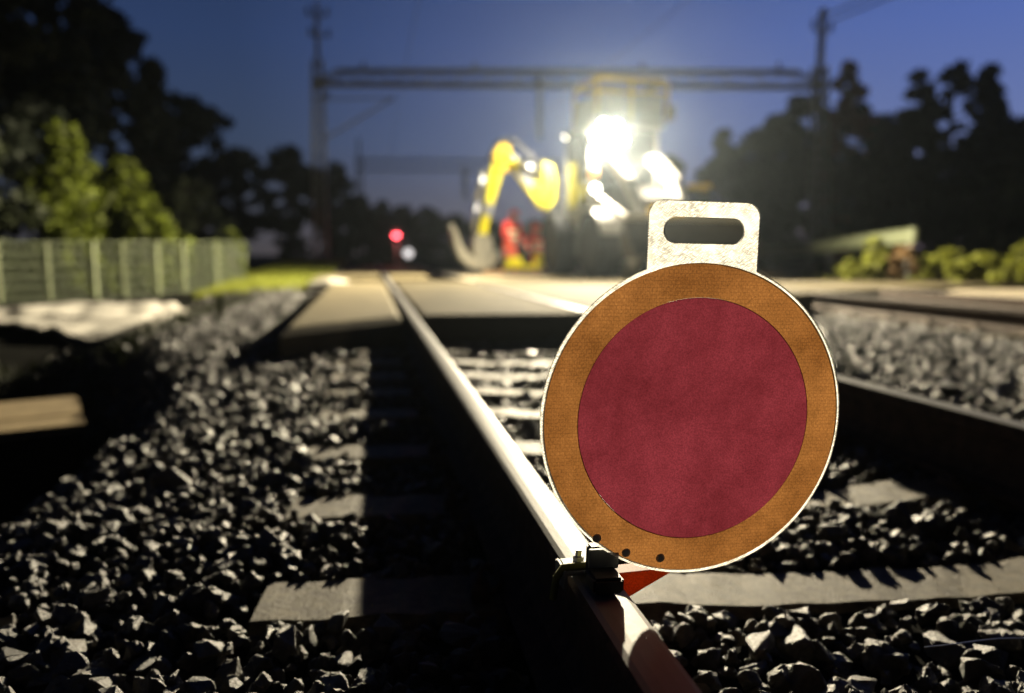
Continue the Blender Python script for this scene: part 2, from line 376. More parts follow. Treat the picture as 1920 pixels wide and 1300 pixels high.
# ------------------------------------------------------------------ the sign
SY = .985
def sheet_mat(name, col, dirt, cell=True):
    m = bpy.data.materials.new(name); m.use_nodes = True; nt = m.node_tree; N = nt.nodes; L = nt.links
    b = N['Principled BSDF']; out = N['Material Output']; tc = N.new('ShaderNodeTexCoord')
    n = N.new('ShaderNodeTexNoise'); n.inputs['Scale'].default_value = 7; n.inputs['Detail'].default_value = 12; n.inputs['Roughness'].default_value = .7
    L.new(tc.outputs['Object'], n.inputs['Vector'])
    fine = N.new('ShaderNodeTexNoise'); fine.inputs['Scale'].default_value = 420; fine.inputs['Detail'].default_value = 3
    L.new(tc.outputs['Object'], fine.inputs['Vector'])
    mx = N.new('ShaderNodeMix'); mx.data_type = 'RGBA'; mx.inputs[6].default_value = (*dirt, 1); mx.inputs[7].default_value = (*col, 1)
    mr = N.new('ShaderNodeMapRange'); mr.inputs[1].default_value = .32; mr.inputs[2].default_value = .60; L.new(n.outputs['Fac'], mr.inputs[0]); L.new(mr.outputs[0], mx.inputs[0])
    mf = N.new('ShaderNodeMix'); mf.data_type = 'RGBA'; mf.blend_type = 'MULTIPLY'; mf.inputs[0].default_value = 1
    mrf = N.new('ShaderNodeMapRange'); mrf.inputs[1].default_value = .3; mrf.inputs[2].default_value = .7; mrf.inputs[3].default_value = .66; mrf.inputs[4].default_value = 1.1
    L.new(fine.outputs['Fac'], mrf.inputs[0]); L.new(mx.outputs[2], mf.inputs[6]); L.new(mrf.outputs[0], mf.inputs[7])
    src = mf.outputs[2]
    for ang, th in ((40, .745),):
        q1 = N.new('ShaderNodeMapping'); q1.inputs['Rotation'].default_value = (0, R(ang), 0); L.new(tc.outputs['Object'], q1.inputs['Vector'])
        q2 = N.new('ShaderNodeMapping'); q2.inputs['Scale'].default_value = (9, 1, 150); L.new(q1.outputs[0], q2.inputs['Vector'])
        qn = N.new('ShaderNodeTexNoise'); qn.inputs['Scale'].default_value = 1.; qn.inputs['Detail'].default_value = 2; L.new(q2.outputs[0], qn.inputs['Vector'])
        qr = N.new('ShaderNodeMapRange'); qr.inputs[1].default_value = th; qr.inputs[2].default_value = th + .06; qr.inputs[3].default_value = 1; qr.inputs[4].default_value = .7; L.new(qn.outputs['Fac'], qr.inputs[0])
        qm = N.new('ShaderNodeMix'); qm.data_type = 'RGBA'; qm.blend_type = 'MULTIPLY'; qm.inputs[0].default_value = 1; L.new(src, qm.inputs[6]); L.new(qr.outputs[0], qm.inputs[7]); src = qm.outputs[2]
    if cell:
        mp = N.new('ShaderNodeMapping'); mp.inputs['Rotation'].default_value = (R(90), 0, 0); L.new(tc.outputs['Object'], mp.inputs['Vector'])
        br = N.new('ShaderNodeTexBrick'); br.inputs['Scale'].default_value = 82; br.inputs['Mortar Size'].default_value = .05; br.inputs['Mortar Smooth'].default_value = .5
        br.inputs['Brick Width'].default_value = .56; br.inputs['Row Height'].default_value = .42
        br.inputs['Color1'].default_value = (1, 1, 1, 1); br.inputs['Color2'].default_value = (.95, .95, .95, 1); br.inputs['Mortar'].default_value = (.5, .45, .4, 1)
        L.new(mp.outputs[0], br.inputs['Vector'])
        m2 = N.new('ShaderNodeMix'); m2.data_type = 'RGBA'; m2.blend_type = 'MULTIPLY'; m2.inputs[0].default_value = .45
        L.new(src, m2.inputs[6]); L.new(br.outputs['Color'], m2.inputs[7]); src = m2.outputs[2]
    L.new(src, b.inputs['Base Color']); b.inputs['Roughness'].default_value = .45; b.inputs['Specular IOR Level'].default_value = .3
    t = N.new('ShaderNodeBsdfTranslucent'); L.new(src, t.inputs['Color']); ms = N.new('ShaderNodeMixShader'); ms.inputs[0].default_value = .72
    L.new(b.outputs[0], ms.inputs[1]); L.new(t.outputs[0], ms.inputs[2]); L.new(ms.outputs[0], out.inputs['Surface'])
    return m
CLEAR = bpy.data.materials.new('clear back of the plate'); CLEAR.use_nodes = True
_n = CLEAR.node_tree; _t = _n.nodes.new('ShaderNodeBsdfTransparent'); _t.inputs['Color'].default_value = (.93, .93, .92, 1); _m = _n.nodes.new('ShaderNodeMixShader'); _m.inputs[0].default_value = .93
_n.links.new(_n.nodes['Principled BSDF'].outputs[0], _m.inputs[1]); _n.links.new(_t.outputs[0], _m.inputs[2]); _n.links.new(_m.outputs[0], _n.nodes['Material Output'].inputs['Surface'])
def plate_mat():
    m = bpy.data.materials.new('scratched translucent plate'); m.use_nodes = True; nt = m.node_tree; N = nt.nodes; L = nt.links
    b = N['Principled BSDF']; out = N['Material Output']; tc = N.new('ShaderNodeTexCoord')
    prev = None
    for ang, sx, sc_, th in ((35, 9, 80, .55), (-28, 10, 76, .58), (52, 12, 95, .57), (8, 7, 64, .61)):
        mp = N.new('ShaderNodeMapping'); mp.inputs['Rotation'].default_value = (0, R(ang), 0); L.new(tc.outputs['Object'], mp.inputs['Vector'])
        mp2 = N.new('ShaderNodeMapping'); mp2.inputs['Scale'].default_value = (sc_ / 1., 1, sc_ * sx); L.new(mp.outputs[0], mp2.inputs['Vector'])
        n = N.new('ShaderNodeTexNoise'); n.inputs['Scale'].default_value = 1.; n.inputs['Detail'].default_value = 2; L.new(mp2.outputs[0], n.inputs['Vector'])
        mr = N.new('ShaderNodeMapRange'); mr.inputs[1].default_value = th - .05; mr.inputs[2].default_value = th + .03; L.new(n.outputs['Fac'], mr.inputs[0])
        if prev is None: prev = mr.outputs[0]
        else:
            a = N.new('ShaderNodeMath'); a.operation = 'MAXIMUM'; L.new(prev, a.inputs[0]); L.new(mr.outputs[0], a.inputs[1]); prev = a.outputs[0]
    big = N.new('ShaderNodeTexNoise'); big.inputs['Scale'].default_value = 26; L.new(tc.outputs['Object'], big.inputs['Vector'])
    mb_ = N.new('ShaderNodeMapRange'); mb_.inputs[1].default_value = .25; mb_.inputs[2].default_value = .55; L.new(big.outputs['Fac'], mb_.inputs[0])
    mu = N.new('ShaderNodeMath'); mu.operation = 'MULTIPLY'; L.new(prev, mu.inputs[0]); L.new(mb_.outputs[0], mu.inputs[1])
    mx = N.new('ShaderNodeMix'); mx.data_type = 'RGBA'; mx.inputs[6].default_value = (.95, .94, .89, 1); mx.inputs[7].default_value = (.34, .34, .335, 1); L.new(mu.outputs[0], mx.inputs[0])
    L.new(mx.outputs[2], b.inputs['Base Color']); b.inputs['Roughness'].default_value = .4
    t = N.new('ShaderNodeBsdfTranslucent'); L.new(mx.outputs[2], t.inputs['Color']); ms = N.new('ShaderNodeMixShader'); ms.inputs[0].default_value = .96
    L.new(b.outputs[0], ms.inputs[1]); L.new(t.outputs[0], ms.inputs[2]); L.new(ms.outputs[0], out.inputs['Surface'])
    return m
def circle(r, n, cx=0, cz=0): return [(cx + r * math.cos(2 * math.pi * k / n), cz + r * math.sin(2 * math.pi * k / n)) for k in range(n)]
def rrect(w, h, r, cx, cz, n=10):
    pts = []
    for sx, sz, a0 in ((1, 1, 0), (-1, 1, 90), (-1, -1, 180), (1, -1, 270)):
        for k in range(n + 1):
            a = R(a0 + 90 * k / n); pts.append((cx + sx * (w / 2 - r) + r * math.cos(a), cz + sz * (h / 2 - r) + r * math.sin(a)))
    return pts
def flat_mesh(name, loops, y0, y1, m, parent, bev=0):
    """plate lying in the local X-Z plane with holes, given real thickness (curve fill -> mesh)"""
    cu = bpy.data.curves.new(name, 'CURVE'); cu.dimensions = '2D'; cu.fill_mode = 'BOTH'; cu.extrude = (y1 - y0) / 2; cu.bevel_depth = bev
    for lp in loops:
        sp = cu.splines.new('POLY'); sp.points.add(len(lp) - 1); sp.use_cyclic_u = True
        for p, (x, z) in zip(sp.points, lp): p.co = (x, z, 0, 1)
    tmp = bpy.data.objects.new(name, cu); C.objects.link(tmp); dg = bpy.context.evaluated_depsgraph_get()
    me = bpy.data.meshes.new_from_object(tmp.evaluated_get(dg)); bpy.data.objects.remove(tmp)
    me.transform(Matrix.Translation((0, (y0 + y1) / 2, 0)) @ Matrix.Rotation(R(90), 4, 'X'))
    bm = bmesh.new(); bm.from_mesh(me); bmesh.ops.remove_doubles(bm, verts=bm.verts, dist=1e-6); bmesh.ops.recalc_face_normals(bm, faces=bm.faces); bm.to_mesh(me); bm.free()
    me.name = name; me.materials.clear(); me.materials.append(m); me.materials.append(CLEAR)
    for p in me.polygons: p.material_index = 1 if p.normal.y > .9 else 0
    o = bpy.data.objects.new(name, me); C.objects.link(o); o.parent = parent
    return o
sign = thing('stop_sign', 'round red disc sign with amber rim and white handle standing on the rail', 'sign', (.456, SY, .4235))
sign.rotation_euler = (0, R(1.2), 0)
RO, RA, RI = .2300, .2262, .1765
# outline = disc joined to the handle
hw = .083; ang = math.acos(hw / RO); outl = []
a0, a1 = ang, math.pi - ang
z0 = math.sqrt(RO ** 2 - hw ** 2); zt = .311
for k in range(181):
    a = a1 + (2 * math.pi - (a1 - a0)) * k / 180; outl.append((RO * math.cos(a), RO * math.sin(a)))
cr = .021
for k in range(9):
    a = R(90 * k / 8); outl.append((hw - cr + cr * math.cos(a), zt - cr + cr * math.sin(a)))
for k in range(9):
    a = R(90 + 90 * k / 8); outl.append((-hw + cr + cr * math.cos(a), zt - cr + cr * math.sin(a)))
PM = plate_mat()
plate = flat_mesh('plate', [outl, circle(RA - .001, 160), rrect(.121, .036, .0175, 0, .2705)], -.003, .003, PM, sign)
ring_col = sheet_mat('amber reflective sheeting', (.315, .140, .043), (.14, .055, .014)); red_col = sheet_mat('red reflective sheeting', (.185, .027, .046), (.10, .012, .020), False)
flat_mesh('amber_ring', [circle(RA - .0012, 160), circle(RI, 128)], -.0042, -.001, ring_col, sign)
flat_mesh('red_centre', [circle(RI - .0003, 128)], -.0042, -.001, red_col, sign)
for dx, dz in ((-.143, -.170), (-.098, -.194), (-.045, -.205)):
    b = MB(); b.lathe((dx, -.0046, dz), [(.0001, -.0012), (.0035, -.001), (.0066, .0), (.0066, .002)], 'Y', 16); b.build('rivet', M['rivet'], sign, smooth=True)
b = MB(); b.box((-.1325, -.013, -.230), (.045, .046, .024)); b.build('magnet_foot', M['black'], sign, bevel=.004)
b = MB(); b.box((-.128, .022, -.2163), (.040, .022, .0525)); b.build('post', M['black'], sign, bevel=.003)
b = MB(); b.box((-.128, .0075, -.206), (.044, .007, .030)); b.build('mounting_plate', M['galv'], sign, bevel=.001)
b = MB()   # clamp on the rail head
b.box((-.136, .062, -.240), (.074, .055, .006)); b.box((-.176, .062, -.2515), (.006, .055, .03)); b.box((-.0985, .062, -.2515), (.006, .055, .03))
b.build('rail_clamp', M['galv'], sign, bevel=.0015)
b = MB(); b.lathe((-.146, .075, -.234), [(.009, -.003), (.009, .005), (.005, .006), (.005, .016)], 'Z', 6); b.build('bolt', M['zinc'], sign)
b = MB(); b.tube([(-.190, .055, -.2855), (-.187, .05, -.2505), (-.178, .047, -.2345), (-.15, .045, -.232), (-.12, .046, -.2325)], .006, 8); b.build('strap', M['strap'], sign, smooth=True)
b = MB()   # red steadying foot reaching over the sleeper beside the rail
b.prism([(-.106, -.236), (-.012, -.232), (-.012, -.237), (-.098, -.283)], lambda u, v, w: (u, w, v), .02, .05)
b.build('foot', sheet_mat('red plastic foot', (.60, .15, .04), (.42, .08, .02), False), sign, bevel=.001)

# ------------------------------------------------------------------ work machine on the second track
def local(o, p): return o.matrix_basis.inverted() @ Vector(p)
mc = thing('backhoe_loader', 'yellow road-rail backhoe loader with glaring work lamps standing beyond the crossing', 'excavator', (5.75, 16.7, RAIL_Z - .02), R(4))
bpy.context.view_layer.update()
def part(mb, name, m, parent=mc, **k): return mb.build(name, m, parent, **k)
b = MB(); b.box((0, .1, .78), (1.0, 4.6, .34)); b.box((0, -1.35, .68), (1.7, .26, .26)); b.box((0, 1.35, .68), (1.7, .26, .26)); b.box((0, 2.2, .9), (1.5, .4, .7)); b.box((-.75, 0, .72), (.5, 1.0, .55)); b.box((.75, 0, .72), (.5, 1.0, .55)); part(b, 'chassis', M['dark'], bevel=.03)
b = MB(); b.prism([(-.45, 1.02), (-2.15, 1.0), (-2.3, 1.25), (-2.2, 1.62), (-1.3, 1.95), (-.45, 2.05)], lambda u, v, w: (w, u, v), -.55, .50); hood = part(b, 'hood', M['dark'], bevel=.05)
b = MB()
for k in range(7): b.box((0, -2.318 + .0, 1.08 + .055 * k), (.72, .04, .026))
b.box((0, -2.29, 1.25), (.8, .03, .44)); part(b, 'grille', M['gold'])
for sx in (-1, 1):
    for y in (-1.35, 1.35):
        w = MB(); pr = [(.34, -.26), (.60, -.28), (.675, -.2), (.68, 0), (.675, .2), (.60, .28), (.34, .26)]
        w.lathe((sx * 1.05, y, .68), pr, 'X', 40)
        for k in range(20):
            a = 2 * math.pi * k / 20
            for s in (-1, 1):
                a2 = a + (.08 if s > 0 else 0); w.box((sx * 1.05 + s * .13, y + .69 * math.cos(a2), .68 + .69 * math.sin(a2)), (.26, .07, .05), Matrix.Rotation(-a2 + math.pi / 2, 3, 'X') @ Matrix.Rotation(s * .5, 3, 'Z'))
        wh = part(w, 'wheel', M['tyre'])
        r_ = MB(); r_.lathe((sx * 1.05, y, .68), [(.335, -.20), (.335, .20), (.26, .17), (.12, .12), (.12, .22), (.0005, .22)], 'X', 32); r_.build('rim', M['gold'], wh)
    f = MB(); pts = [(-1.35 + .80 * math.cos(R(a)), .68 + .80 * math.sin(R(a))) for a in range(20, 165, 12)] + [(-1.35 + .76 * math.cos(R(a)), .68 + .76 * math.sin(R(a))) for a in range(158, 19, -12)]
    f.prism(pts, lambda u, v, w: (w, u, v), sx * 1.05 - .3, sx * 1.05 + .3); part(f, 'fender', M['white'], bevel=.01)
    f = MB(); pts = [(1.35 + .82 * math.cos(R(a)), .68 + .82 * math.sin(R(a))) for a in range(15, 170, 12)] + [(1.35 + .77 * math.cos(R(a)), .68 + .77 * math.sin(R(a))) for a in range(159, 14, -12)]
    f.prism(pts, lambda u, v, w: (w, u, v), sx * 1.05 - .3, sx * 1.05 + .3); part(f, 'fender', M['dark'])
# cab
b = MB(); cx = -.12
for sx in (-1, 1):
    for y in (-.42, .45, 1.25): b.bar((cx + sx * .8, y, 1.3), (cx + sx * .78, y + (.06 if y < 0 else 0), 3.35), .09, .09)
b.box((cx, .4, 1.32), (1.7, 1.8, .5)); b.box((cx, .42, 3.38), (1.8, 1.95, .12)); cab = part(b, 'cab', M['grey'], bevel=.012)
for nm, c_, d_ in (('windscreen', (cx, -.40, 2.42), (1.50, .02, 1.66)), ('side_window', (cx - .80, .01, 2.42), (.02, .78, 1.66)), ('side_window', (cx + .80, .01, 2.42), (.02, .78, 1.66)), ('side_window', (cx - .80, .85, 2.42), (.02, .70, 1.66)), ('side_window', (cx + .80, .85, 2.42), (.02, .70, 1.66)), ('rear_window', (cx, 1.27, 2.42), (1.5, .02, 1.6))):
    b = MB(); b.box(c_, d_); b.build(nm, M['glassd'], cab)
# lifting basket on the roof
b = MB(); bz0, bz1 = 3.52, 4.42; bx = .10
b.box((bx, .55, bz0), (1.66, 1.5, .07)); b.box((bx, -.19, bz0 + .32), (1.6, .03, .5)); b.box((bx, 1.28, bz0 + .32), (1.6, .03, .5))
for sx in (-1, 1): b.box((bx + sx * .815, .55, bz0 + .32), (.03, 1.44, .5))
bas = part(b, 'basket', M['grey'])
b = MB()
for y in (-.2, 1.3):
    b.bar((bx - .83, y, bz1), (bx + .83, y, bz1), .10); b.bar((bx - .83, y, bz0 + .62), (bx + .83, y, bz0 + .62), .06)
    for x in (-.83, 0, .9): b.bar((bx + x, y, bz0 + .035), (bx + x, y, bz1 - .05), .07)
for x in (-.83, .9): b.bar((bx + x, -.15, bz1), (bx + x, 1.25, bz1), .10)
b.build('guard_rail', M['gold'], bas)
b = MB(); b.box((bx + 1.08, -.1, 3.75), (.05, .22, .34)); b.bar((bx + .86, .1, 3.4), (bx + 1.06, -.08, 3.6), .03); part(b, 'mirror', M['dark'])
# lamps
def lamp(p, r, name='work_lamp', lens='lens', aim=(-.25, -1, -.25), par=mc):
    q = Vector(aim).normalized().to_track_quat('Z', 'Y').to_matrix()
    h = MB(); h.lathe((0, 0, 0), [(r * .55, -.14), (r * .98, -.10), (r * 1.12, 0), (r * 1.12, .03), (r * 1.0, .03)], 'Z', 24); h.v = [tuple(q @ Vector(v) + Vector(p)) for v in h.v]
    ho = part(h, name, M['dark'], par, smooth=False)
    l = MB(); l.lathe((0, 0, 0), [(r * .97, .026), (r * .97, .034), (r * .6, .048), (.001, .052)], 'Z', 24); l.v = [tuple(q @ Vector(v) + Vector(p)) for v in l.v]; l.build('lens', M[lens], ho, smooth=True)
for p in ((-.86, -.62, 3.02), (-.58, -.64, 3.02), (-.30, -.64, 3.02), (-.72, -.62, 3.30), (-.44, -.62, 3.30)): lamp(p, .125)
b = MB(); b.box((-.5, -.52, 3.16), (1.1, .06, .06)); b.bar((-.95, -.48, 3.16), (-.95, -.45, 3.4), .05); b.bar((0, -.48, 3.16), (0, -.45, 3.4), .05); part(b, 'lamp_bar', M['dark']); b = MB(); b.bar((-.9, .42, 3.3), (-1.2, .45, 3.24), .05); part(b, 'lamp_bracket', M['dark']); lamp((-1.22, .42, 3.22), .09, aim=(-2.6, 2.2, -2.0))
HL = [(-1.26, -1.55, 1.86), (.62, -1.6, 1.94)]
for p in HL:
    lamp(p, .085, 'headlamp', 'lens2', (-.2, -1, -.05)); b = MB(); b.bar((p[0], p[1] + .05, 1.45), (p[0], p[1] + .05, p[2] - .1), .07); part(b, 'lamp_bracket', M['white'])
b = MB(); b.lathe((-1.16, -1.2, 2.12), [(.09, 0), (.09, .16), (.06, .2), (.001, .21)], 'Z', 16); part(b, 'beacon', M['amber'], smooth=True)
b = MB(); b.bar((-1.16, -1.2, 1.45), (-1.16, -1.2, 2.12), .05); part(b, 'beacon_post', M['dark'])
b = MB(); b.box((1.25, -1.3, 1.98), (.55, .10, .11)); part(b, 'marker_arm', M['gold'], bevel=.01)
b = MB(); b.bar((.6, -1.2, 1.85), (1.0, -1.3, 1.96), .06); part(b, 'marker_bracket', M['white'])
# front loader
for x in (-.55, .5):
    b = MB(); b.prism([(-.35, 2.55), (-.45, 2.72), (-.75, 2.70), (-1.75, 2.10), (-2.55, 1.15), (-2.75, .62), (-2.55, .58), (-2.32, 1.05), (-1.6, 1.88), (-.8, 2.36)], lambda u, v, w: (w, u, v), x - .10, x + .10); part(b, 'loader_arm', M['white'], bevel=.012)
    b = MB(); b.tube([(x + .14, -.55, 1.6), (x + .14, -1.3, 1.75)], .06, 12); b.tube([(x + .14, -1.3, 1.75), (x + .14, -1.75, 1.92)], .035, 12); part(b, 'hydraulic_cylinder', M['zinc'], smooth=True)
b = MB(); W_ = 1.38; shell = [(-2.78, 1.20), (-2.70, .95), (-2.68, .72), (-2.78, .50), (-3.05, .42), (-3.45, .44), (-3.45, .48), (-3.05, .465), (-2.82, .54), (-2.725, .73), (-2.745, .94), (-2.83, 1.19)]
b.prism(shell, lambda u, v, w: (w, u, v), -W_ + .25, W_ + .25)
for s in (-1, 1): b.prism([(-2.80, 1.19), (-2.70, .95), (-2.68, .72), (-2.78, .50), (-3.05, .42), (-3.44, .44), (-3.10, .8)], lambda u, v, w: (w, u, v), .25 + s * W_ - .015, .25 + s * W_ + .015)
bk = part(b, 'loader_bucket', M['mudsteel'])
b = MB(); b.box((.25, -2.82, 1.215), (2 * W_, .12, .10)); b.bar((.25 - W_, -2.80, 1.215), (-1.5, -2.3, 1.62), .11); b.build('spill_guard', M['bright'], bk)
for k in range(8):
    b = MB(); b.prism([(-3.42, .435), (-3.62, .455), (-3.42, .49)], lambda u, v, w: (w, u, v), -1.05 + k * .36, -.95 + k * .36); b.build('tooth', M['worn'], bk)
# rail wheels
for x in (-.75, .75):
    b = MB(); b.lathe((x, -2.2, .22), [(.2, -.07), (.2, .05), (.24, .055), (.24, .08), (.05, .09), (.05, -.09)], 'X', 24); b.bar((x * .7, -1.9, .7), (x * .8, -2.2, .24), .1); part(b, 'rail_wheel', M['worn'])
# digging arm at the rear, swung out over the near track
def pw(x, y, z): return tuple(local(mc, (x, y, z)))
def arm(name, prof3, th, m, par=mc, bev=.02):
    """plate of thickness th, outline given as world X-Z at the arm's own plane"""
    b = MB(); n = len(prof3); y = 18.6
    vs = [pw(x, y - th / 2 + (x - 4.4) * -.12, z) for x, z in prof3] + [pw(x, y + th / 2 + (x - 4.4) * -.12, z) for x, z in prof3]
    b.add(vs, [(i, (i + 1) % n, n + (i + 1) % n, n + i) for i in range(n)] + [tuple(range(n))[::-1], tuple(range(n, 2 * n))]); return b.build(name, m, par, bevel=bev)
arm('boom_base', [(4.22, 2.10), (4.38, 1.78), (4.58, 2.02), (4.60, 2.55), (4.50, 2.88), (4.24, 2.94), (4.14, 2.80), (4.30, 2.50)], .46, M['yellow'], bev=.008)
arm('slew_post', [(4.45, .75), (5.1, .75), (5.0, 1.9), (4.62, 2.06), (4.40, 1.8)], .5, M['dark'])
arm('boom', [(4.34, 1.98), (4.24, 1.82), (4.00, 2.16), (3.64, 2.66), (3.36, 2.98), (3.20, 3.2), (3.26, 3.36), (3.38, 3.40), (3.52, 3.16), (3.80, 2.82), (4.20, 2.40), (4.40, 2.15)], .30, M['yellow'], bev=.008)
arm('boom_knuckle', [(3.10, 3.0), (3.02, 3.12), (3.22, 3.44), (3.42, 3.46), (3.50, 3.26), (3.36, 3.06), (3.42, 2.72), (3.22, 2.70)], .42, M['gold'])
dip = arm('dipper', [(3.20, 3.14), (3.30, 2.96), (3.22, 2.5), (3.07, 2.0), (2.95, 1.55), (2.87, 1.1), (2.74, .98), (2.68, 1.1), (2.78, 1.6), (2.88, 2.1), (2.96, 2.6), (3.06, 3.04)], .28, M['yellow'], bev=.008)
b = MB(); b.tube([pw(2.78, 18.5, 2.75), pw(2.63, 18.55, 2.0)], .075, 12); b.tube([pw(2.63, 18.55, 2.0), pw(2.55, 18.6, 1.25)], .045, 12); b.build('dipper_cylinder', M['zinc'], dip, smooth=True)
b = MB(); b.tube([pw(3.62, 18.3, 2.98), pw(4.22, 18.35, 2.62)], .08, 12); b.tube([pw(3.62, 18.3, 2.98), pw(3.42, 18.3, 3.12)], .045, 12); part(b, 'boom_cylinder', M['zinc'], smooth=True)
arm('coupler', [(2.58, 1.2), (2.98, 1.15), (3.05, .8), (2.95, .55), (2.62, .55), (2.52, .8)], .4, M['worn'], dip)
bu = [(2.02, 1.24), (2.10, 1.28), (2.22, .95), (2.36, .72), (2.58, .58), (2.92, .55), (3.08, .75), (3.16, .7), (3.05, .42), (2.75, .26), (2.42, .34), (2.18, .58), (2.06, .9)]
bo = arm('digging_bucket', bu, .75, M['worn'], bev=.01)
for k in range(4):
    yy = 18.55 + .22 * k; b = MB(); b.bar(pw(2.06, yy, 1.2), pw(1.99, yy, 1.42), .09, .05); o = b.build('tooth', M['worn'], dip)
arm('wear_plate', [(3.66, 2.66), (3.58, 2.76), (3.86, 2.80), (4.05, 2.42), (3.95, 2.30)], .36, M['grey'])
arm('wear_plate', [(3.00, 1.62), (3.06, 1.9), (2.86, 1.95), (2.80, 1.66)], .34, M['grey'], dip)
b = MB()
for k in range(3): b.tube([pw(4.3, 18.3, 2.7 + .05 * k), pw(3.9, 18.25, 3.05 + .05 * k), pw(3.5, 18.3, 3.42 + .05 * k), pw(3.1, 18.4, 3.35 + .04 * k), pw(2.85, 18.45, 2.9)], .022, 6)
part(b, 'hose', M['dark'], smooth=True)
# stabiliser leg
b = MB(); b.bar(pw(4.7, 18.3, 1.1), pw(4.35, 18.2, .25), .16); b.box(pw(4.33, 18.2, .2), (.4, .3, .05)); part(b, 'stabiliser', M['dark'])

# ------------------------------------------------------------------ workers
def skin_mesh(chains, name, m, parent, sub=2, root=0):
    """chains: list of (points, radii); the first point of a chain may repeat an earlier point to branch from it"""
    verts = []; rad = []; edges = []; idx = {}
    for pts, rs in chains:
        prev = None
        for p, r in zip(pts, rs):
            key = tuple(round(c, 4) for c in p)
            if key not in idx: idx[key] = len(verts); verts.append(p); rad.append(r)
            if prev is not None and prev != idx[key]: edges.append((prev, idx[key]))
            prev = idx[key]
    me = bpy.data.meshes.new(name); me.from_pydata(verts, edges, []); o = bpy.data.objects.new(name, me); C.objects.link(o)
    o.modifiers.new('skin', 'SKIN'); sv = me.skin_vertices[0].data
    for i, r in enumerate(rad): sv[i].radius = (r, r) if not isinstance(r, tuple) else r
    sv[root].use_root = True
    s = o.modifiers.new('sub', 'SUBSURF'); s.levels = s.render_levels = sub
    dg = bpy.context.evaluated_depsgraph_get(); me2 = bpy.data.meshes.new_from_object(o.evaluated_get(dg)); bpy.data.objects.remove(o)
    me2.name = name; me2.materials.clear(); me2.materials.append(m); me2.shade_smooth()
    o = bpy.data.objects.new(name, me2); C.objects.link(o); o.parent = parent
    return o
def worker(loc, rz, J, jacket, label):
    """J: joints in local metres (x right, -y forward, z up)"""
    t = thing('person', label, 'person', loc, rz, 'workers in orange at the digging arm')
    pel, ch, nk, hd = J['pelvis'], J['chest'], J['neck'], J['head']
    chains = [([pel, J['waist'], ch, nk, J['jaw'], hd, J['crown']], [.15, .14, .16, .06, .075, .10, .05])]
    for s in ('l', 'r'):
        chains.append(([ch, J['sh' + s], J['el' + s], J['wr' + s], J['ha' + s]], [.16, .07, .048, .034, .036]))
        chains.append(([pel, J['hip' + s], J['kn' + s], J['an' + s], J['toe' + s]], [.15, .095, .07, .05, .045]))
        h = Vector(J['ha' + s]); d = (h - Vector(J['wr' + s])).normalized(); sd = d.cross(Vector((0, 1, 0))).normalized()
        for q in range(5):
            off = sd * (.028 * (q - 1.5)) if q < 4 else sd * -.045
            ln = (.07, .08, .085, .07, .05)[q]; base = h + off * .6
            tip = base + d * ln * (.7 if q == 4 else 1) + Vector((0, -.02, 0)) + (sd * -.03 if q == 4 else Vector())
            chains.append(([tuple(h), tuple(base + d * .02), tuple((base + tip) / 2 + d * .01), tuple(tip)], [.036, .012, .010, .008]))
    hv = Vector(hd); fw = Vector((0, -1, 0)) if 'face' not in J else Vector(J['face']).normalized()
    chains.append(([hd, tuple(hv + fw * .105 - Vector((0, 0, .012)))], [.10, .016]))
    body = skin_mesh(chains, 'body', M['skin'], t, 1)
    jk = [([pel, J['waist'], ch, nk], [.185, .18, .20, .085])]
    for s in ('l', 'r'): jk.append(([ch, J['sh' + s], J['el' + s], J['wr' + s]], [.20, .095, .072, .056]))
    skin_mesh(jk, 'jacket', jacket, t)
    tr = [([J['waist'], pel], [.165, .172])]
    for s in ('l', 'r'): tr.append(([pel, J['hip' + s], J['kn' + s], J['an' + s]], [.172, .118, .09, .075]))
    skin_mesh(tr, 'trousers', M['orange'], t)
    for s in ('l', 'r'):
        b = MB(); a, k_ = Vector(J['an' + s]), Vector(J['toe' + s]); b.tube([a + Vector((0, 0, .12)), a, (a + k_) / 2 + Vector((0, 0, .0)), k_], [.062, .062, .055, .045], 10)
        b.build('boot', M['boot'], t, smooth=True)
    b = MB(); up = (Vector(J['crown']) - hv).normalized(); q = up.to_track_quat('Z', 'Y').to_matrix()
    b.lathe((0, 0, 0), [(.155, .015), (.14, .03), (.125, .07), (.095, .12), (.05, .145), (.001, .15)], 'Z', 20); b.v = [tuple(q @ Vector(v) + hv) for v in b.v]
    b.build('helmet', M['redcloth'], t, smooth=True)
    b = MB(); pv, cv = Vector(J['waist']), Vector(ch); dq = (cv - pv).normalized().to_track_quat('Z', 'Y').to_matrix()
    for f_ in (.15, .75):
        rr = .205; n0 = len(b.v); b.lathe((0, 0, 0), [(rr, -.025), (rr + .008, -.02), (rr + .008, .02), (rr, .025)], 'Z', 20); b.v[n0:] = [tuple(dq @ Vector(v) + pv + (cv - pv) * f_) for v in b.v[n0:]]
    b.build('reflective_band', M['reflect'], t, smooth=True)
    return t
J1 = dict(pelvis=(0, .05, .90), waist=(0, -.02, 1.08), chest=(0, -.12, 1.33), neck=(0, -.20, 1.50), jaw=(0, -.25, 1.57), head=(0, -.28, 1.63), crown=(0, -.30, 1.73),
          shl=(.19, -.14, 1.40), ell=(.26, -.22, 1.12), wrl=(.18, -.42, .95), hal=(.16, -.48, .91), shr=(-.19, -.14, 1.40), elr=(-.26, -.2, 1.12), wrr=(-.15, -.42, .97), har=(-.13, -.48, .93),
          hipl=(.10, .05, .84), knl=(.12, -.06, .46), anl=(.13, .06, .09), toel=(.15, -.12, .05), hipr=(-.10, .05, .84), knr=(-.13, -.03, .46), anr=(-.14, .1, .09), toer=(-.16, -.08, .05))
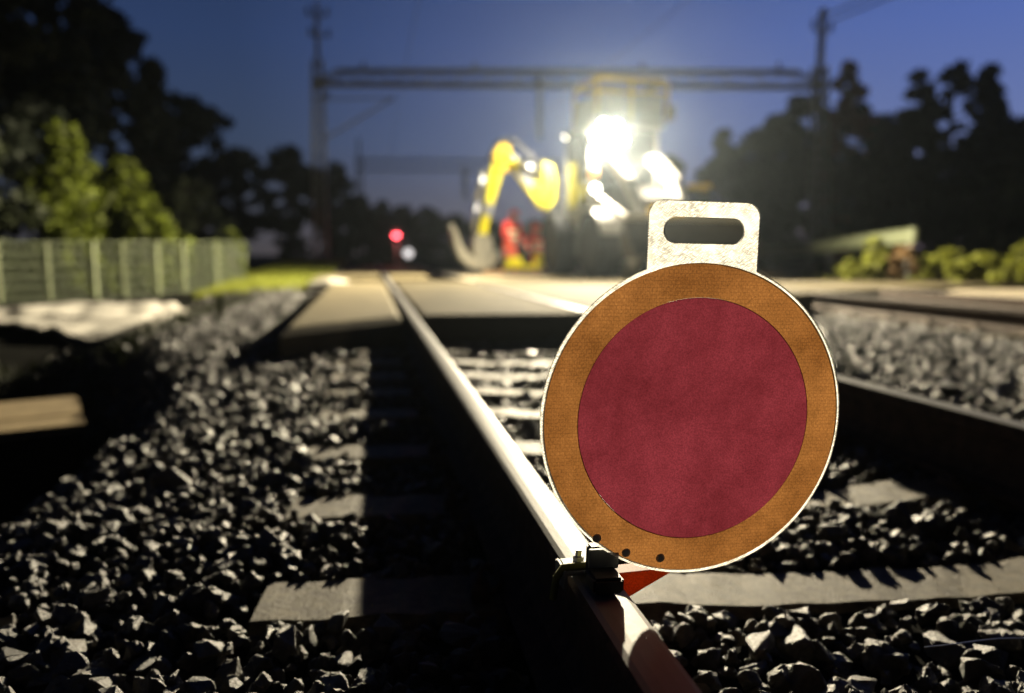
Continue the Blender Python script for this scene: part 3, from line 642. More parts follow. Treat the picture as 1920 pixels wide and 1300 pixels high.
J2 = dict(pelvis=(0, .18, .62), waist=(0, .08, .78), chest=(0, -.10, .98), neck=(0, -.22, 1.10), jaw=(0, -.29, 1.15), head=(0, -.33, 1.20), crown=(0, -.36, 1.30),
          shl=(.19, -.12, 1.03), ell=(.27, -.30, .82), wrl=(.18, -.50, .72), hal=(.16, -.56, .69), shr=(-.19, -.12, 1.03), elr=(-.27, -.28, .82), wrr=(-.15, -.50, .70), har=(-.13, -.56, .66),
          hipl=(.11, .16, .56), knl=(.16, -.22, .50), anl=(.15, .0, .09), toel=(.18, -.18, .05), hipr=(-.11, .16, .56), knr=(-.17, -.14, .46), anr=(-.15, .1, .09), toer=(-.18, -.08, .05))
worker((3.66, 19.7, .06), R(15), J1, M['redcloth'], 'worker in orange red overalls standing just right of the digging arm')
worker((4.50, 19.6, .14), R(-35), J2, M['redcloth'], 'worker in orange red overalls crouching beside the dark machine wheel')
# yellow rail trolley by the workers
tr = thing('rail_trolley', 'small yellow tool trolley in front of the two workers', 'trolley', (3.95, 18.9, .14))
b = MB(); b.box((0, 0, .22), (1.25, .6, .08)); b.box((-.35, 0, .36), (.4, .45, .20)); b.box((.42, .05, .40), (.34, .4, .28)); b.build('deck', M['yellow'], tr, bevel=.02)
b = MB(); b.tube([(-.55, .25, .26), (-.6, .3, .62), (-.3, .3, .66), (-.25, .25, .46)], .02, 8); b.build('handle', M['grey'], tr)
for x in (-.45, .45):
    for y in (-.27, .27):
        b = MB(); b.lathe((x, y, .10), [(.09, -.03), (.09, .03), (.03, .04), (.03, -.04)], 'Y', 16); b.build('wheel', M['dark'], tr)
b = MB(); b.box((0, 0, .06), (1.75, .24, .12)); o = b.build('timber', M['wood'], bevel=.008); o.location = (3.55, 18.2, .145); o.rotation_euler.z = R(4); tag(o, 'brown timber lying on the ground in front of the yellow trolley', 'timber')

# ------------------------------------------------------------------ signals down the line
s = thing('signal', 'red lit signal lamp on a short mast down the line', 'signal', (1.02, 30, .0))
b = MB(); b.bar((0, 0, 0), (0, 0, 1.2), .09); b.box((0, 0, .05), (.4, .4, .12)); b.build('mast', M['galv'], s)
b = MB(); b.box((0, 0, 1.40), (.38, .14, .52)); b.build('head', M['black'], s, bevel=.03)
b = MB(); b.lathe((0, -.085, 1.46), [(.001, -.03), (.07, -.025), (.125, 0), (.125, .02)], 'Y', 24); b.build('lens', M['sigred'], s, smooth=True)
b = MB(); b.prism([(-.17, 0), (.17, 0), (.16, .1), (.0, .19), (-.16, .1)], lambda u, v, w: (u, w, 1.46 + v * .9), -.25, -.24); b.box((0, -.165, 1.62), (.3, .17, .012)); b.build('hood', M['black'], s)
s = thing('marker_lamp', 'round white ground signal lamp low beside the red signal', 'signal', (1.42, 29, .0))
b = MB(); b.bar((0, 0, 0), (0, 0, .5), .08); b.box((0, .03, .70), (.40, .12, .44)); b.build('housing', M['black'], s, bevel=.03)
b = MB(); b.lathe((0, -.035, .72), [(.001, -.02), (.1, -.018), (.17, 0), (.17, .01)], 'Y', 28); b.build('lens', M['sigwhite'], s, smooth=True)

# ------------------------------------------------------------------ catenary portals
def lattice(b, base, top, w0, w1, r=.035, n=14):
    base, top = Vector(base), Vector(top); cs = ((-1, -1), (1, -1), (1, 1), (-1, 1))
    P_ = lambda k, f: base.lerp(top, f) + Vector((cs[k % 4][0], cs[k % 4][1], 0)) * ((w0 + (w1 - w0) * f) / 2)
    for k in range(4): b.bar(P_(k, 0), P_(k, 1), r * 2)
    for i in range(n):
        for k in range(4): b.bar(P_(k, i / n), P_(k + 1, (i + 1) / n), r * 1.3)
def insul(par, x, y, z, up=True):
    b = MB(); b.lathe((x, y, z), [(.03, 0), (.08, .03), (.03, .06), (.08, .09), (.03, .12), (.08, .15), (.03, .18), (.06, .24)], 'Z', 12); b.build('insulator', M['black'], par)
pt = thing('catenary_portal', 'tall steel lattice portal spanning the tracks behind the machine', 'catenary portal', (0, 0, 0))
b = MB(); lattice(b, (-1.72, 27, .5), (-1.62, 27, 7.2), .46, .30, .04, 18); b.bar((-1.62, 27, 7.2), (-1.6, 27, 9.1), .14); b.build('pole', M['galv'], pt)
b = MB(); b.box((-1.72, 27, .38), (.75, .75, .36)); b.build('footing', M['concrete'], pt, bevel=.03)
b = MB(); lattice(b, (14.0, 21.5, .4), (13.7, 21.5, 6.4), .46, .30, .04, 16); b.bar((13.7, 21.5, 6.4), (13.72, 21.5, 8.1), .16); b.build('pole', M['galv'], pt)
b = MB(); b.box((14.0, 21.5, .30), (.75, .75, .36)); b.build('footing', M['concrete'], pt, bevel=.03)
A0, A1, B0, B1 = Vector((-1.45, 27, 6.88)), Vector((13.6, 21.5, 6.22)), Vector((-1.75, 27, 6.43)), Vector((13.9, 21.5, 5.80))
b = MB(); dl = (A1 - A0).normalized(); A0s, A1s = A0.lerp(A1, .035), A0.lerp(A1, .965)
for off in (-.16, .16):
    o_ = Vector((dl.y, -dl.x, 0)) * off
    b.bar(A0s + o_, A1s + o_, .09, .10); b.bar(B0 + o_, B1 + o_, .09, .11); b.bar(B0 + o_, A0s + o_, .06); b.bar(B1 + o_, A1s + o_, .06)
    for k in range(30):
        p0, p1 = (A0s if k % 2 else B0.lerp(B1, .03)), 0
        f0, f1 = k / 30, (k + 1) / 30
        a = (A0s.lerp(A1s, f0) if k % 2 else B0.lerp(B1, .03 + .94 * f0)); c = (A0s.lerp(A1s, f1) if not k % 2 else B0.lerp(B1, .03 + .94 * f1)); b.bar(a + o_, c + o_, .028)
b.build('beam', M['galv'], pt)
b = MB()
for x, f, z in ((5.45, .466, 4.45),): q = B0.lerp(B1, f); b.bar(q + Vector((0, 0, .5)), (q.x, q.y, z), .12)
b.build('dropper', M['galv'], pt)
b = MB(); b.bar((-1.6, 27, 4.55), (.95, 26.8, 6.05), .06); b.bar((-1.62, 27, 5.95), (.9, 26.8, 6.05), .05); b.build('cantilever', M['galv'], pt)
for dx, dz in ((-.28, 8.7), (.34, 8.7), (-.2, 8.05), (.38, 8.0), (.3, 5.95)): insul(pt, -1.62 + dx, 27, dz)
for a_, c_ in (((-1.92, 27, 8.68), (-1.26, 27, 8.68)), ((-1.92, 27, 8.03), (-1.22, 27, 8.03)), ((13.4, 21.5, 7.45), (14.05, 21.5, 7.45))):
    b = MB(); b.bar(a_, c_, .05); b.build('cross_arm', M['galv'], pt)
for dx in (-.3, .3): insul(pt, 13.72 + dx, 21.5, 7.5)
for f in (.09, .33, .67, .93): q = A0.lerp(A1, f); insul(pt, q.x, q.y, q.z + .05)
pt2 = thing('catenary_portal', 'smaller distant steel portal seen between the left pole and the digging arm', 'catenary portal', (0, 0, 0))
b = MB(); lattice(b, (-.68, 52, .1), (-.62, 52, 7.2), .5, .34, .04, 14); b.bar((-.62, 52, 7.2), (-.62, 52, 8.4), .14); b.build('pole', M['galv'], pt2)
b = MB(); lattice(b, (15.2, 50, .1), (15.2, 50, 7.2), .5, .34, .04, 12); b.build('pole', M['galv'], pt2)
b = MB(); lattice(b, (6.4, 51, 6.6), (6.4, 51, 4.4), .3, .2, .03, 4); b.build('dropper', M['galv'], pt2)
b = MB()
for z in (7.0, 6.35):
    for o_ in (-.18, .18): b.bar((-.6, 52 + o_, z), (15.2, 50 + o_, z), .09)
for k in range(26): f0, f1 = k / 26, (k + 1) / 26; b.bar((-.6 + 15.8 * f0, 52 - 2 * f0, 7.0 if k % 2 else 6.35), (-.6 + 15.8 * f1, 52 - 2 * f1, 6.35 if k % 2 else 7.0), .04)
b.build('beam', M['galv'], pt2)
# overhead wires
def wire(pts, r, label):
    b = MB(); b.tube(pts, r, 5); return tag(b.build('overhead_wire', M['wire']), label, 'wire', 'overhead wires')
def sag(a, c, d, n=24): return [tuple(Vector(a).lerp(Vector(c), k / n) - Vector((0, 0, d * 4 * (k / n) * (1 - k / n)))) for k in range(n + 1)]
wire(sag((1.07, -30, 5.9), (1.07, 27, 5.85), .1) + sag((1.07, 27, 5.85), (1.07, 52, 5.85), .1), .008, 'thin contact wire over the near track')
wire(sag((6.45, -30, 5.9), (6.45, 27, 5.85), .1) + sag((6.45, 27, 5.85), (6.45, 52, 5.85), .1), .008, 'thin contact wire over the second track, above the machine')
wire(sag((14.05, -25, 7.5), (14.02, 21.5, 7.75), .6), .03, 'upper power line running off the right pole to the top right')
wire(sag((13.45, -25, 7.5), (13.42, 21.5, 7.75), .6), .03, 'lower power line running off the right pole to the top right')

# ------------------------------------------------------------------ trees and plants
def crown_mesh(h, r, z0, nclump, nleaf, leaf, kind, seed, name, m, parent):
    rg = np.random.default_rng(seed); cl = []; nclump = int(nclump * 1.5)
    for k in range(nclump):
        f = rg.uniform(0, 1) ** .85; z = z0 + (h - z0) * f
        if kind == 'fir': rr = r * (1.04 - f) * rg.uniform(.55, 1.05); cs = .30 + .55 * (1 - f) * r * .4
        elif kind == 'pine': rr = r * math.sqrt(max(.02, 1 - (2 * f - .9) ** 2)) * rg.uniform(.2, 1.); cs = r * .30
        else: rr = r * math.sqrt(max(.05, 1 - (2 * f - .95) ** 2)) * rg.uniform(.25, 1.05); cs = r * rg.uniform(.10, .30)
        a = rg.uniform(0, 2 * math.pi); cl.append((rr * math.cos(a), rr * math.sin(a), z, cs))
    cl = np.array(cl); per = max(4, nleaf // nclump); n = per * nclump
    c = np.repeat(cl, per, 0); d = rg.normal(size=(n, 3)); d /= np.linalg.norm(d, axis=1)[:, None]; d *= (rg.uniform(0, 1, n) ** .5)[:, None]
    d[:, 2] *= .62; P = c[:, :3] + d * c[:, 3:4]; P[:, 2] = np.clip(P[:, 2], .05, None)
    u = rg.normal(size=(n, 3)); u /= np.linalg.norm(u, axis=1)[:, None]; w = rg.normal(size=(n, 3)); w -= u * (w * u).sum(1)[:, None]; w /= np.linalg.norm(w, axis=1)[:, None]
    s = leaf * rg.uniform(.55, 1.35, n)[:, None]
    V = np.stack([P - u * s, P + w * s * .45, P + u * s, P - w * s * .45], 1).reshape(-1, 3)
    me = bpy.data.meshes.new(name); me.vertices.add(4 * n); me.vertices.foreach_set('co', V.astype(np.float32).ravel()); me.loops.add(4 * n); me.loops.foreach_set('vertex_index', np.arange(4 * n, dtype=np.int32))
    me.polygons.add(n); me.polygons.foreach_set('loop_start', np.arange(0, 4 * n, 4, dtype=np.int32)); me.update(calc_edges=True); me.materials.append(m)
    o = bpy.data.objects.new(name, me); C.objects.link(o); o.parent = parent
    return o, cl
def tree(x, y, h, r, kind, leafm, label, group, z0=None, nl=4500, leaf=.17, seed=0, clumps=70):
    z = terrain(x, y); t = thing('tree' if kind != 'fir' else 'fir_tree', label, 'tree', (x, y, z - .03), 0, group)
    z0 = h * (.12 if kind == 'fir' else .22) if z0 is None else z0
    o, cl = crown_mesh(h, r, z0, clumps, nl, leaf, kind, seed, 'crown', M[leafm], t)
    b = MB(); tr_ = .018 * h + .05; b.tube([(0, 0, 0), (.05, .02, h * .3), (-.04, .05, h * .6), (0, 0, h * .93)], [tr_, tr_ * .8, tr_ * .5, tr_ * .12], 10)
    for k in range(min(16, clumps)):
        p = cl[k * (clumps // min(16, clumps))]; zb = max(h * .15, p[2] - .35 * math.hypot(p[0], p[1])); b.tube([(0, 0, zb), (p[0] * .5, p[1] * .5, zb + (p[2] - zb) * .4), tuple(p[:3])], [tr_ * .35, tr_ * .22, tr_ * .06], 6)
    b.build('trunk', M['bark'], t)
    return t
gl = 'dark trees on the left'
for a in (
    (-9.3, 19.5, 12.5, 3.1, 'leafy', 'leaf_dark', 'tallest black tree filling the top left corner', None, 16200, .20, 1, 110),
    (-11.6, 18.0, 11.5, 3.2, 'leafy', 'leaf_dark', 'dark tree at the left edge behind the tall black tree', None, 12600, .2, 2, 90),
    (-8.9, 23.5, 9.6, 2.3, 'leafy', 'leaf_dark', 'black ragged tree on the right flank of the tallest tree', None, 11700, .17, 3, 80),
    (-8.2, 26.5, 8.1, 1.8, 'leafy', 'leaf_dark', 'dark rounded tree below the ragged black tree', None, 9000, .17, 4, 70),
    (-7.6, 29.5, 7.2, 1.3, 'fir', 'leaf_dark', 'slim pointed dark tree on the falling left treeline', None, 8100, .16, 5, 70),
    (-7.2, 33, 6.6, 2.0, 'leafy', 'leaf_dark', 'bushy dark tree low on the falling left treeline', None, 9000, .18, 6, 70),
    (-5.6, 35, 4.9, 1.3, 'leafy', 'leaf_dark', 'small dark tree at the foot of the left treeline', None, 6300, .16, 8, 55)):
    tree(a[0], a[1], a[2], a[3], a[4], a[5], a[6], gl, a[7], a[8], a[9], a[10], a[11])
for a in ((-4.0, 40, 5.6, 1.95, 'leafy', 'broad dark tree standing just left of the tall lattice pole', 21),
          (-1.9, 42, 5.3, 1.3, 'leafy', 'dark tree just behind the tall lattice pole', 22),
          (-.7, 47, 4.2, 1.6, 'leafy', 'low dark tree just right of the lattice pole', 23),
          (.9, 55, 4.6, 1.3, 'fir', 'small dark tree behind the distant portal pole', 24),
          (2.6, 60, 4.4, 1.8, 'leafy', 'dark rounded tree behind the red signal', 25),
          (5.0, 66, 4.6, 1.9, 'leafy', 'dark distant tree between red signal and digging arm', 26),
          (7.2, 64, 4.0, 1.9, 'leafy', 'dark distant tree just left of the digging bucket', 27),
          (10.6, 70, 3.6, 2.6, 'leafy', 'low distant tree behind the digging arm', 28),
          (15.6, 70, 3.6, 2.8, 'leafy', 'low distant tree behind the two workers', 29)):
    tree(a[0], a[1], a[2], a[3], a[4], 'leaf_dark', a[5], 'distant trees at the end of the line', .1, 5200, .22, a[6], 70)
gr_ = 'dark trees on the right'
for a in ((15.5, 38, 5.6, 2.2, 'leafy', 'low tree rising just right of the machine cab', 'leaf_mid', 31),
          (18.2, 37, 6.9, 2.6, 'fir', 'dark tree right of the machine, above the sign handle', 'leaf_mid', 32),
          (18.9, 33, 7.2, 2.2, 'leafy', 'bluish dark tree left of the right hand pole', 'leaf_mid', 33),
          (20.6, 34, 8.0, 2.2, 'leafy', 'dark tree right behind the right hand pole', 'leaf_dark', 34),
          (19.2, 28, 8.2, 1.1, 'leafy', 'flare-reddened tree standing above the others beside the right pole', 'leaf_flare', 35),
          (20.5, 29, 6.7, 2.3, 'leafy', 'dark tree below and right of the flare-reddened tree', 'leaf_dark', 36),
          (21.6, 27, 7.7, 2.2, 'fir', 'dark peaked tree on the right with two tips', 'leaf_dark', 37),
          (23.2, 27, 8.2, 1.2, 'leafy', 'tallest loose tree on the right with sky showing through', 'leaf_dark', 38),
          (24.3, 26.5, 7.9, 2.0, 'fir', 'dense pointed tree right of the loose tree', 'leaf_dark', 39),
          (25.6, 26, 6.0, 1.9, 'leafy', 'lower tree in the dip near the right edge', 'leaf_dark', 40),
          (26.2, 24, 8.6, 2.3, 'fir', 'tall dark tree cut by the right edge of the view', 'leaf_dark', 41)):
    tree(a[0], a[1], a[2], a[3], a[4], a[6], a[5], gr_, .15, 3000 if a[7] == 38 else 9500, .18, a[7], 60)
# shrubs under the trees, filling the dark mass
for x, y, h, r, l, sd in ((16.8, 31, 4.6, 2.4, 'dark shrubbery low behind the guard rail on its left', 51), (19.6, 26, 4.8, 2.4, 'dark shrubbery behind the guard rail end post', 52), (22.6, 23.5, 5.0, 2.6, 'dark shrubbery behind the yellow bushes at the right', 53), (13.6, 36, 4.0, 2.2, 'dark shrubbery hidden behind the machine bucket', 54)):
    tree(x, y, h, r, 'leafy', 'leaf_dark', l, 'dark shrubs under the right trees', .1, 6500, .2, sd, 80)
# lit young trees behind the fence
gy_ = 'young trees behind the fence'
for x, y, h, r, l, sd, lm in ((-7.3, 15.6, 2.9, 1.2, 'dim green young tree at the left end of the fence', 61, 'leaf_mid'), (-6.3, 17.4, 3.4, 1.35, 'bright green pointed young tree behind the middle of the fence', 62, 'leaf_lit'), (-5.3, 18.0, 2.7, 1.2, 'bright green young tree behind the right part of the fence', 63, 'leaf_lit'),
                          (-8.6, 17.0, 3.4, 1.4, 'dull green young tree behind the fence at the left edge', 64, 'leaf_mid'), (-5.9, 16.2, 2.0, .8, 'low bright green shrub pressed against the middle of the fence', 67, 'leaf_lit'), (-4.6, 17.2, 1.7, .7, 'low green shrub at the right part of the fence', 68, 'leaf_lit'), (-4.9, 22.5, 2.6, 1.1, 'dim shrub in the dark beyond the fence end', 66, 'leaf_mid')):
    tree(x, y, h, r, 'fir' if sd in (62, 63) else 'leafy', lm, l, gy_, .15, 4200, .11, sd, 60)
tree(-3.25, 18.6, 1.25, .42, 'leafy', 'leaf_lit', 'small green bush in front of the fence end', gy_, .05, 1300, .08, 65, 24)
# bushes right
gb = 'bushes on the sandy verge'
for x, y, h, r, l, sd, lm in ((9.35, 12.6, .85, .34, 'upright yellow green bush left of the guard rail post', 71, 'leaf_bush'), (8.95, 12.7, .45, .28, 'small yellow green bush at the left end of the verge', 72, 'leaf_bush'), (9.95, 12.6, .66, .33, 'brownish bush just left of the guard rail post', 73, 'leaf_brown'),
                          (10.25, 11.9, .62, .42, 'bright yellow bush right of the guard rail post', 74, 'leaf_bush'), (10.55, 11.4, .55, .42, 'low yellow bush third from the right edge', 75, 'leaf_bush'), (10.75, 10.9, .50, .40, 'low yellow bush next to the tall right bush', 76, 'leaf_bush'),
                          (11.0, 10.8, .80, .42, 'tall yellow green bush near the right edge', 77, 'leaf_bush'), (11.25, 10.3, .74, .45, 'yellow green bush cut by the right edge', 78, 'leaf_bush'), (12.9, 19.5, 1.3, .5, 'dim yellowish bush in the dark near the right pole', 79, 'leaf_mid')):
    z = terrain(x, y); t = thing('bush', l, 'bush', (x, y, z - .02), 0, gb)
    crown_mesh(h, r, .03, 26, 1500, .055, 'leafy', sd, 'foliage', M[lm], t)
    b = MB()
    for k in range(5): a = k * 1.3; b.tube([(0, 0, 0), (r * .25 * math.cos(a), r * .25 * math.sin(a), h * .4), (r * .5 * math.cos(a), r * .5 * math.sin(a), h * .8)], [.012, .008, .003], 5)
    b.build('stem', M['bark'], t)
# grass on the left verge
def grass(name, x0, x1, y0, y1, n, hh, label, seed, cond=lambda x, y: True):
    rg = np.random.default_rng(seed); b = MB()
    for _ in range(n):
        x, y = rg.uniform(x0, x1), rg.uniform(y0, y1)
        if not cond(x, y): continue
        z = terrain(x, y); a = rg.uniform(0, 6.28); l = hh * rg.uniform(.5, 1.2); w = .008; dx, dy = math.cos(a), math.sin(a); k = rg.uniform(.1, .5) * l
        b.add([(x - dy * w, y + dx * w, z), (x + dy * w, y - dx * w, z), (x + dx * k * .4 + dy * w * .7, y + dy * k * .4 - dx * w * .7, z + l * .6), (x + dx * k * .4 - dy * w * .7, y + dy * k * .4 + dx * w * .7, z + l * .6), (x + dx * k, y + dy * k, z + l * .95)], [(0, 1, 2, 3), (3, 2, 4)])
    return tag(b.build(name, M['grass'], recalc=False), label, 'grass', None, 'stuff')
grass('grass', -3.2, -.95, 14.3, 30, 15000, .15, 'bright yellow green grass on the verge before the lattice pole', 5)
grass('grass', 7.9, 13, 9.5, 14, 3500, .12, 'thin grass on the sandy verge among the bushes', 6, lambda x, y: y > 14.6 - .42 * x + 1.5)

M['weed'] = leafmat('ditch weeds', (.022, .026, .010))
grass('ditch_grass', -5.0, -1.75, 4.2, 13, 9000, .16, 'dark weeds filling the ditch beside the ballast', 8, lambda x, y: not (-5.6 < x < -2.1 and 7.7 < y < 12.9) or x > -2.6)
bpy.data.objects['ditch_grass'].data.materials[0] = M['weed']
# ------------------------------------------------------------------ fence
fe = thing('fence', 'pale wire mesh fence on slim posts in front of the green young trees', 'fence', (0, 0, 0))
FP = [(-6.9, 12.9), (-6.1, 13.75), (-5.55, 14.3), (-5.0, 14.85), (-4.6, 15.2), (-4.15, 15.7), (-3.75, 16.1), (-3.3, 17.2), (-2.95, 18.6)]
ftop = lambda x, y: .84 + (y - 12.6) * .02
for k, (x, y) in enumerate(FP):
    z = terrain(x, y) - .1; w = .05 if k not in (3, 5, 6) else .085
    b = MB(); b.box((x, y, (z + ftop(x, y)) / 2), (w, w, ftop(x, y) - z + .04)); b.build('post', M['fencepost'], fe)
for k in range(len(FP) - 1):
    (xa, ya), (xb, yb) = FP[k], FP[k + 1]; b = MB(); L_ = math.hypot(xb - xa, yb - ya); n = int(L_ / .032)
    for i in range(1, n):
        f = i / n; x, y = xa + (xb - xa) * f, ya + (yb - ya) * f; b.bar((x, y, terrain(x, y)), (x, y, ftop(x, y)), .005)
    for i in range(6):
        za, zb = terrain(xa, ya) + .05, terrain(xb, yb) + .05; f = i / 5; b.bar((xa, ya, za + (ftop(xa, ya) - za) * f), (xb, yb, zb + (ftop(xb, yb) - zb) * f), .009)
    b.build('mesh_panel', M['mesh'], fe)

# ------------------------------------------------------------------ geotextile sheet, boards, stake, bag
poly = [(-5.4, 11.9), (-3.5, 12.7), (-2.9, 12.0), (-2.55, 11.2), (-3.0, 10.6), (-2.15, 9.5), (-2.35, 8.3), (-2.2, 7.7), (-2.9, 8.6), (-4.2, 9.9), (-5.6, 10.9)]
def inside(x, y):
    c = False
    for i in range(len(poly)):
        (x1, y1), (x2, y2) = poly[i], poly[i - 1]
        if (y1 > y) != (y2 > y) and x < (x2 - x1) * (y - y1) / (y2 - y1) + x1: c = not c
    return c
bm = bmesh.new(); vs = [bm.verts.new((x, y, 0)) for x, y in poly]; bm.faces.new(vs)
bmesh.ops.triangulate(bm, faces=bm.faces)
for _ in range(5): bmesh.ops.subdivide_edges(bm, edges=[e for e in bm.edges if e.calc_length() > .13], cuts=1); bmesh.ops.triangulate(bm, faces=bm.faces)
for v in bm.verts:
    x, y = v.co.x, v.co.y
    v.co.z = max(terrain(x, y), -.36 + .04 * (y - 8)) + .10 + .07 * noise.noise((x * 1.1 + y * .8, y * 2.6 - x, 1)) + .045 * noise.noise((x * 3.2, y * 3.2, 7))
    v.co.x += .06 * noise.noise((x * 3, y * 3, 2)); v.co.y += .12 * noise.noise((x * 3, y * 3, 12))
me = bpy.data.meshes.new('geotextile_sheet'); bm.to_mesh(me); bm.free(); me.materials.append(M['cloth']); me.shade_smooth()
o = bpy.data.objects.new('geotextile_sheet', me); C.objects.link(o); sm = o.modifiers.new('thick', 'SOLIDIFY'); sm.thickness = .02; sm.offset = 1
tag(o, 'crumpled grey ground cloth spread beside the ditch on the left', 'ground cloth')
cp = thing('cable_pit', 'low cable pit with tan cover boards at the left edge beside the ballast', 'cable pit', (-2.16, 4.47, -.25), R(22))
b = MB(); b.box((0, 0, -.36), (.98, .92, .62)); b.build('pit_wall', M['soil'], cp, bevel=.01)
for y_, w_ in ((.14, .60), (-.34, .30)):
    b = MB(); b.box((0, y_, 0), (1.02, w_, .045)); b.build('lid', M['board'], cp, bevel=.006)
b = MB(); b.box((0, 0, .11), (.075, .075, .34), taper=.8); b.prism([(-.03, .28), (.03, .28), (0, .33)], lambda u, v, w: (u, w, v), -.03, .03); o = b.build('stake', M['fencepost'], bevel=.006); o.location = (-1.62, 8.3, terrain(-1.62, 8.3)); o.rotation_euler = (.1, .18, .3); tag(o, 'short pale marker stake in the ballast right of the grey cloth', 'stake')
b = MB(); n = 14
for i in range(n + 1):
    for j in range(7):
        u, w = i / n, j / 6; b.v.append((-.45 + .9 * u, -.3 + .6 * w, .005 + .16 * math.sin(math.pi * w) ** .7 * math.sin(math.pi * u) ** .6 + .03 * noise.noise((u * 5, w * 4, 3))))
for i in range(n):
    for j in range(6): b.f.append((i * 7 + j, (i + 1) * 7 + j, (i + 1) * 7 + j + 1, i * 7 + j + 1)); b.m.append(0)
o = b.build('plastic_sack', M['cloth'], smooth=True); o.location = (-.72, 13.75, .06); sm = o.modifiers.new('thick', 'SOLIDIFY'); sm.thickness = .015; tag(o, 'pale grey sack lying at the far left corner of the crossing', 'sack')
# ------------------------------------------------------------------ guard rail
gu = thing('guard_rail', 'grey steel guard rail ending in a post above the yellow bushes', 'guard rail', (0, 0, 0))
G0, G1 = Vector((12.1, 15, 1.10)), Vector((11.9, 24, .72))
b = MB(); pr = [(-.03, -.16), (.02, -.10), (-.03, -.03), (-.03, .03), (.02, .10), (-.03, .16), (-.05, .16), (-.005, .10), (-.05, .03), (-.05, -.03), (-.005, -.10), (-.05, -.16)]
q = lambda f: G0.lerp(G1, f)
n = len(pr)
for k in range(13):
    c = q(k / 12) + Vector((0, 0, .06 * math.cos(k * .5) - .06)); b.v += [tuple(c + Vector((u, 0, v))) for u, v in pr]
for k in range(12):
    for i in range(n): b.f.append((k * n + i, k * n + (i + 1) % n, (k + 1) * n + (i + 1) % n, (k + 1) * n + i)); b.m.append(0)
b.f += [tuple(range(n))[::-1], tuple(range(12 * n, 13 * n))]; b.m += [0, 0]
b.lathe((12.06, 14.95, 1.1), [(.1, -.16), (.1, .16), (.001, .17)], 'Z', 14); b.build('beam', M['fencepost'], gu)
for f in (.02, .34, .67, .98): p = q(f); b = MB(); b.box((p.x + .08, p.y, (p.z + .0) / 2 + .05), (.10, .12, p.z - .02)); b.build('post', M['galv'], gu)
b = MB(); pts = sag((.86, 1.0, .01), (1.45, .93, .012), .0, 16); pts = [(x, y + .02 * math.sin(x * 13), z + .012 * math.sin(x * 9) + .012) for x, y, z in pts]; b.tube(pts, .0011, 6); tag(b.build('loose_wire', M['zinc']), 'thin loose wire lying across the stones at the lower right', 'wire')

# ------------------------------------------------------------------ light
def spot(name, p, aim, size, blend, energy, col, rad=.12):
    l = bpy.data.lights.new(name, 'SPOT'); l.energy = energy; l.color = col; l.spot_size = R(size); l.spot_blend = blend; l.shadow_soft_size = rad
    o = bpy.data.objects.new(name, l); C.objects.link(o); o.location = p; o.rotation_euler = Vector(aim).to_track_quat('-Z', 'Y').to_euler()
    return o
WL = mc.matrix_basis @ Vector((-.58, -.84, 3.10)); WARM = (1., .86, .60)
def lamp_light(name, p, energy, col, rad):
    """flood lamp: strong towards the front, weaker to the sides, cut off just above the horizontal"""
    l = bpy.data.lights.new(name, 'POINT'); l.energy = energy; l.color = col; l.shadow_soft_size = rad; l.use_nodes = True
    nt = l.node_tree; N = nt.nodes; L = nt.links; em = N['Emission']; ge = N.new('ShaderNodeNewGeometry'); sp = N.new('ShaderNodeSeparateXYZ'); L.new(ge.outputs['Incoming'], sp.inputs[0])
    def rng(src, a, b_, c, d):
        m = N.new('ShaderNodeMapRange'); m.interpolation_type = 'SMOOTHSTEP'; m.inputs[1].default_value = a; m.inputs[2].default_value = b_; m.inputs[3].default_value = c; m.inputs[4].default_value = d; L.new(src, m.inputs[0]); return m.outputs[0]
    def op(o, a, b_):
        m = N.new('ShaderNodeMath'); m.operation = o
        for k, v in enumerate((a, b_)):
            if isinstance(v, (int, float)): m.inputs[k].default_value = v
            else: L.new(v, m.inputs[k])
        return m.outputs[0]
    SGN = LAMP_SIGN
    z = op('MULTIPLY', sp.outputs[2], SGN); y = op('MULTIPLY', sp.outputs[1], SGN); x = op('MULTIPLY', sp.outputs[0], SGN)
    f = op('MULTIPLY', rng(z, -.03, .09, 1, .006), rng(z, -.88, -.42, .07, 1))
    g_ = rng(op('ADD', op('MULTIPLY', y, -.8), op('MULTIPLY', x, -.5)), -.95, .65, .04, 1)
    L.new(op('MULTIPLY', f, g_), em.inputs['Strength'])
    o = bpy.data.objects.new(name, l); C.objects.link(o); o.location = p
    return o
LAMP_SIGN = 1
lamp_light('work_light', WL, 25000, WARM, .11)
spot('arm_light', mc.matrix_basis @ Vector((-1.32, .50, 3.22)), (-2.0, 2.5, -2.3), 112, .45, 1050, (1, .92, .74), .08)
for p in HL: spot('head_light', mc.matrix_basis @ Vector((p[0], p[1] - .12, p[2])), (-.25, -1, -.2), 110, .6, 90, (1, .93, .78), .08)
l = bpy.data.lights.new('signal_light', 'POINT'); l.energy = 40; l.color = (1, .1, .12); l.shadow_soft_size = .1; o = bpy.data.objects.new('signal_light', l); C.objects.link(o); o.location = (1.02, 29.7, 1.46)

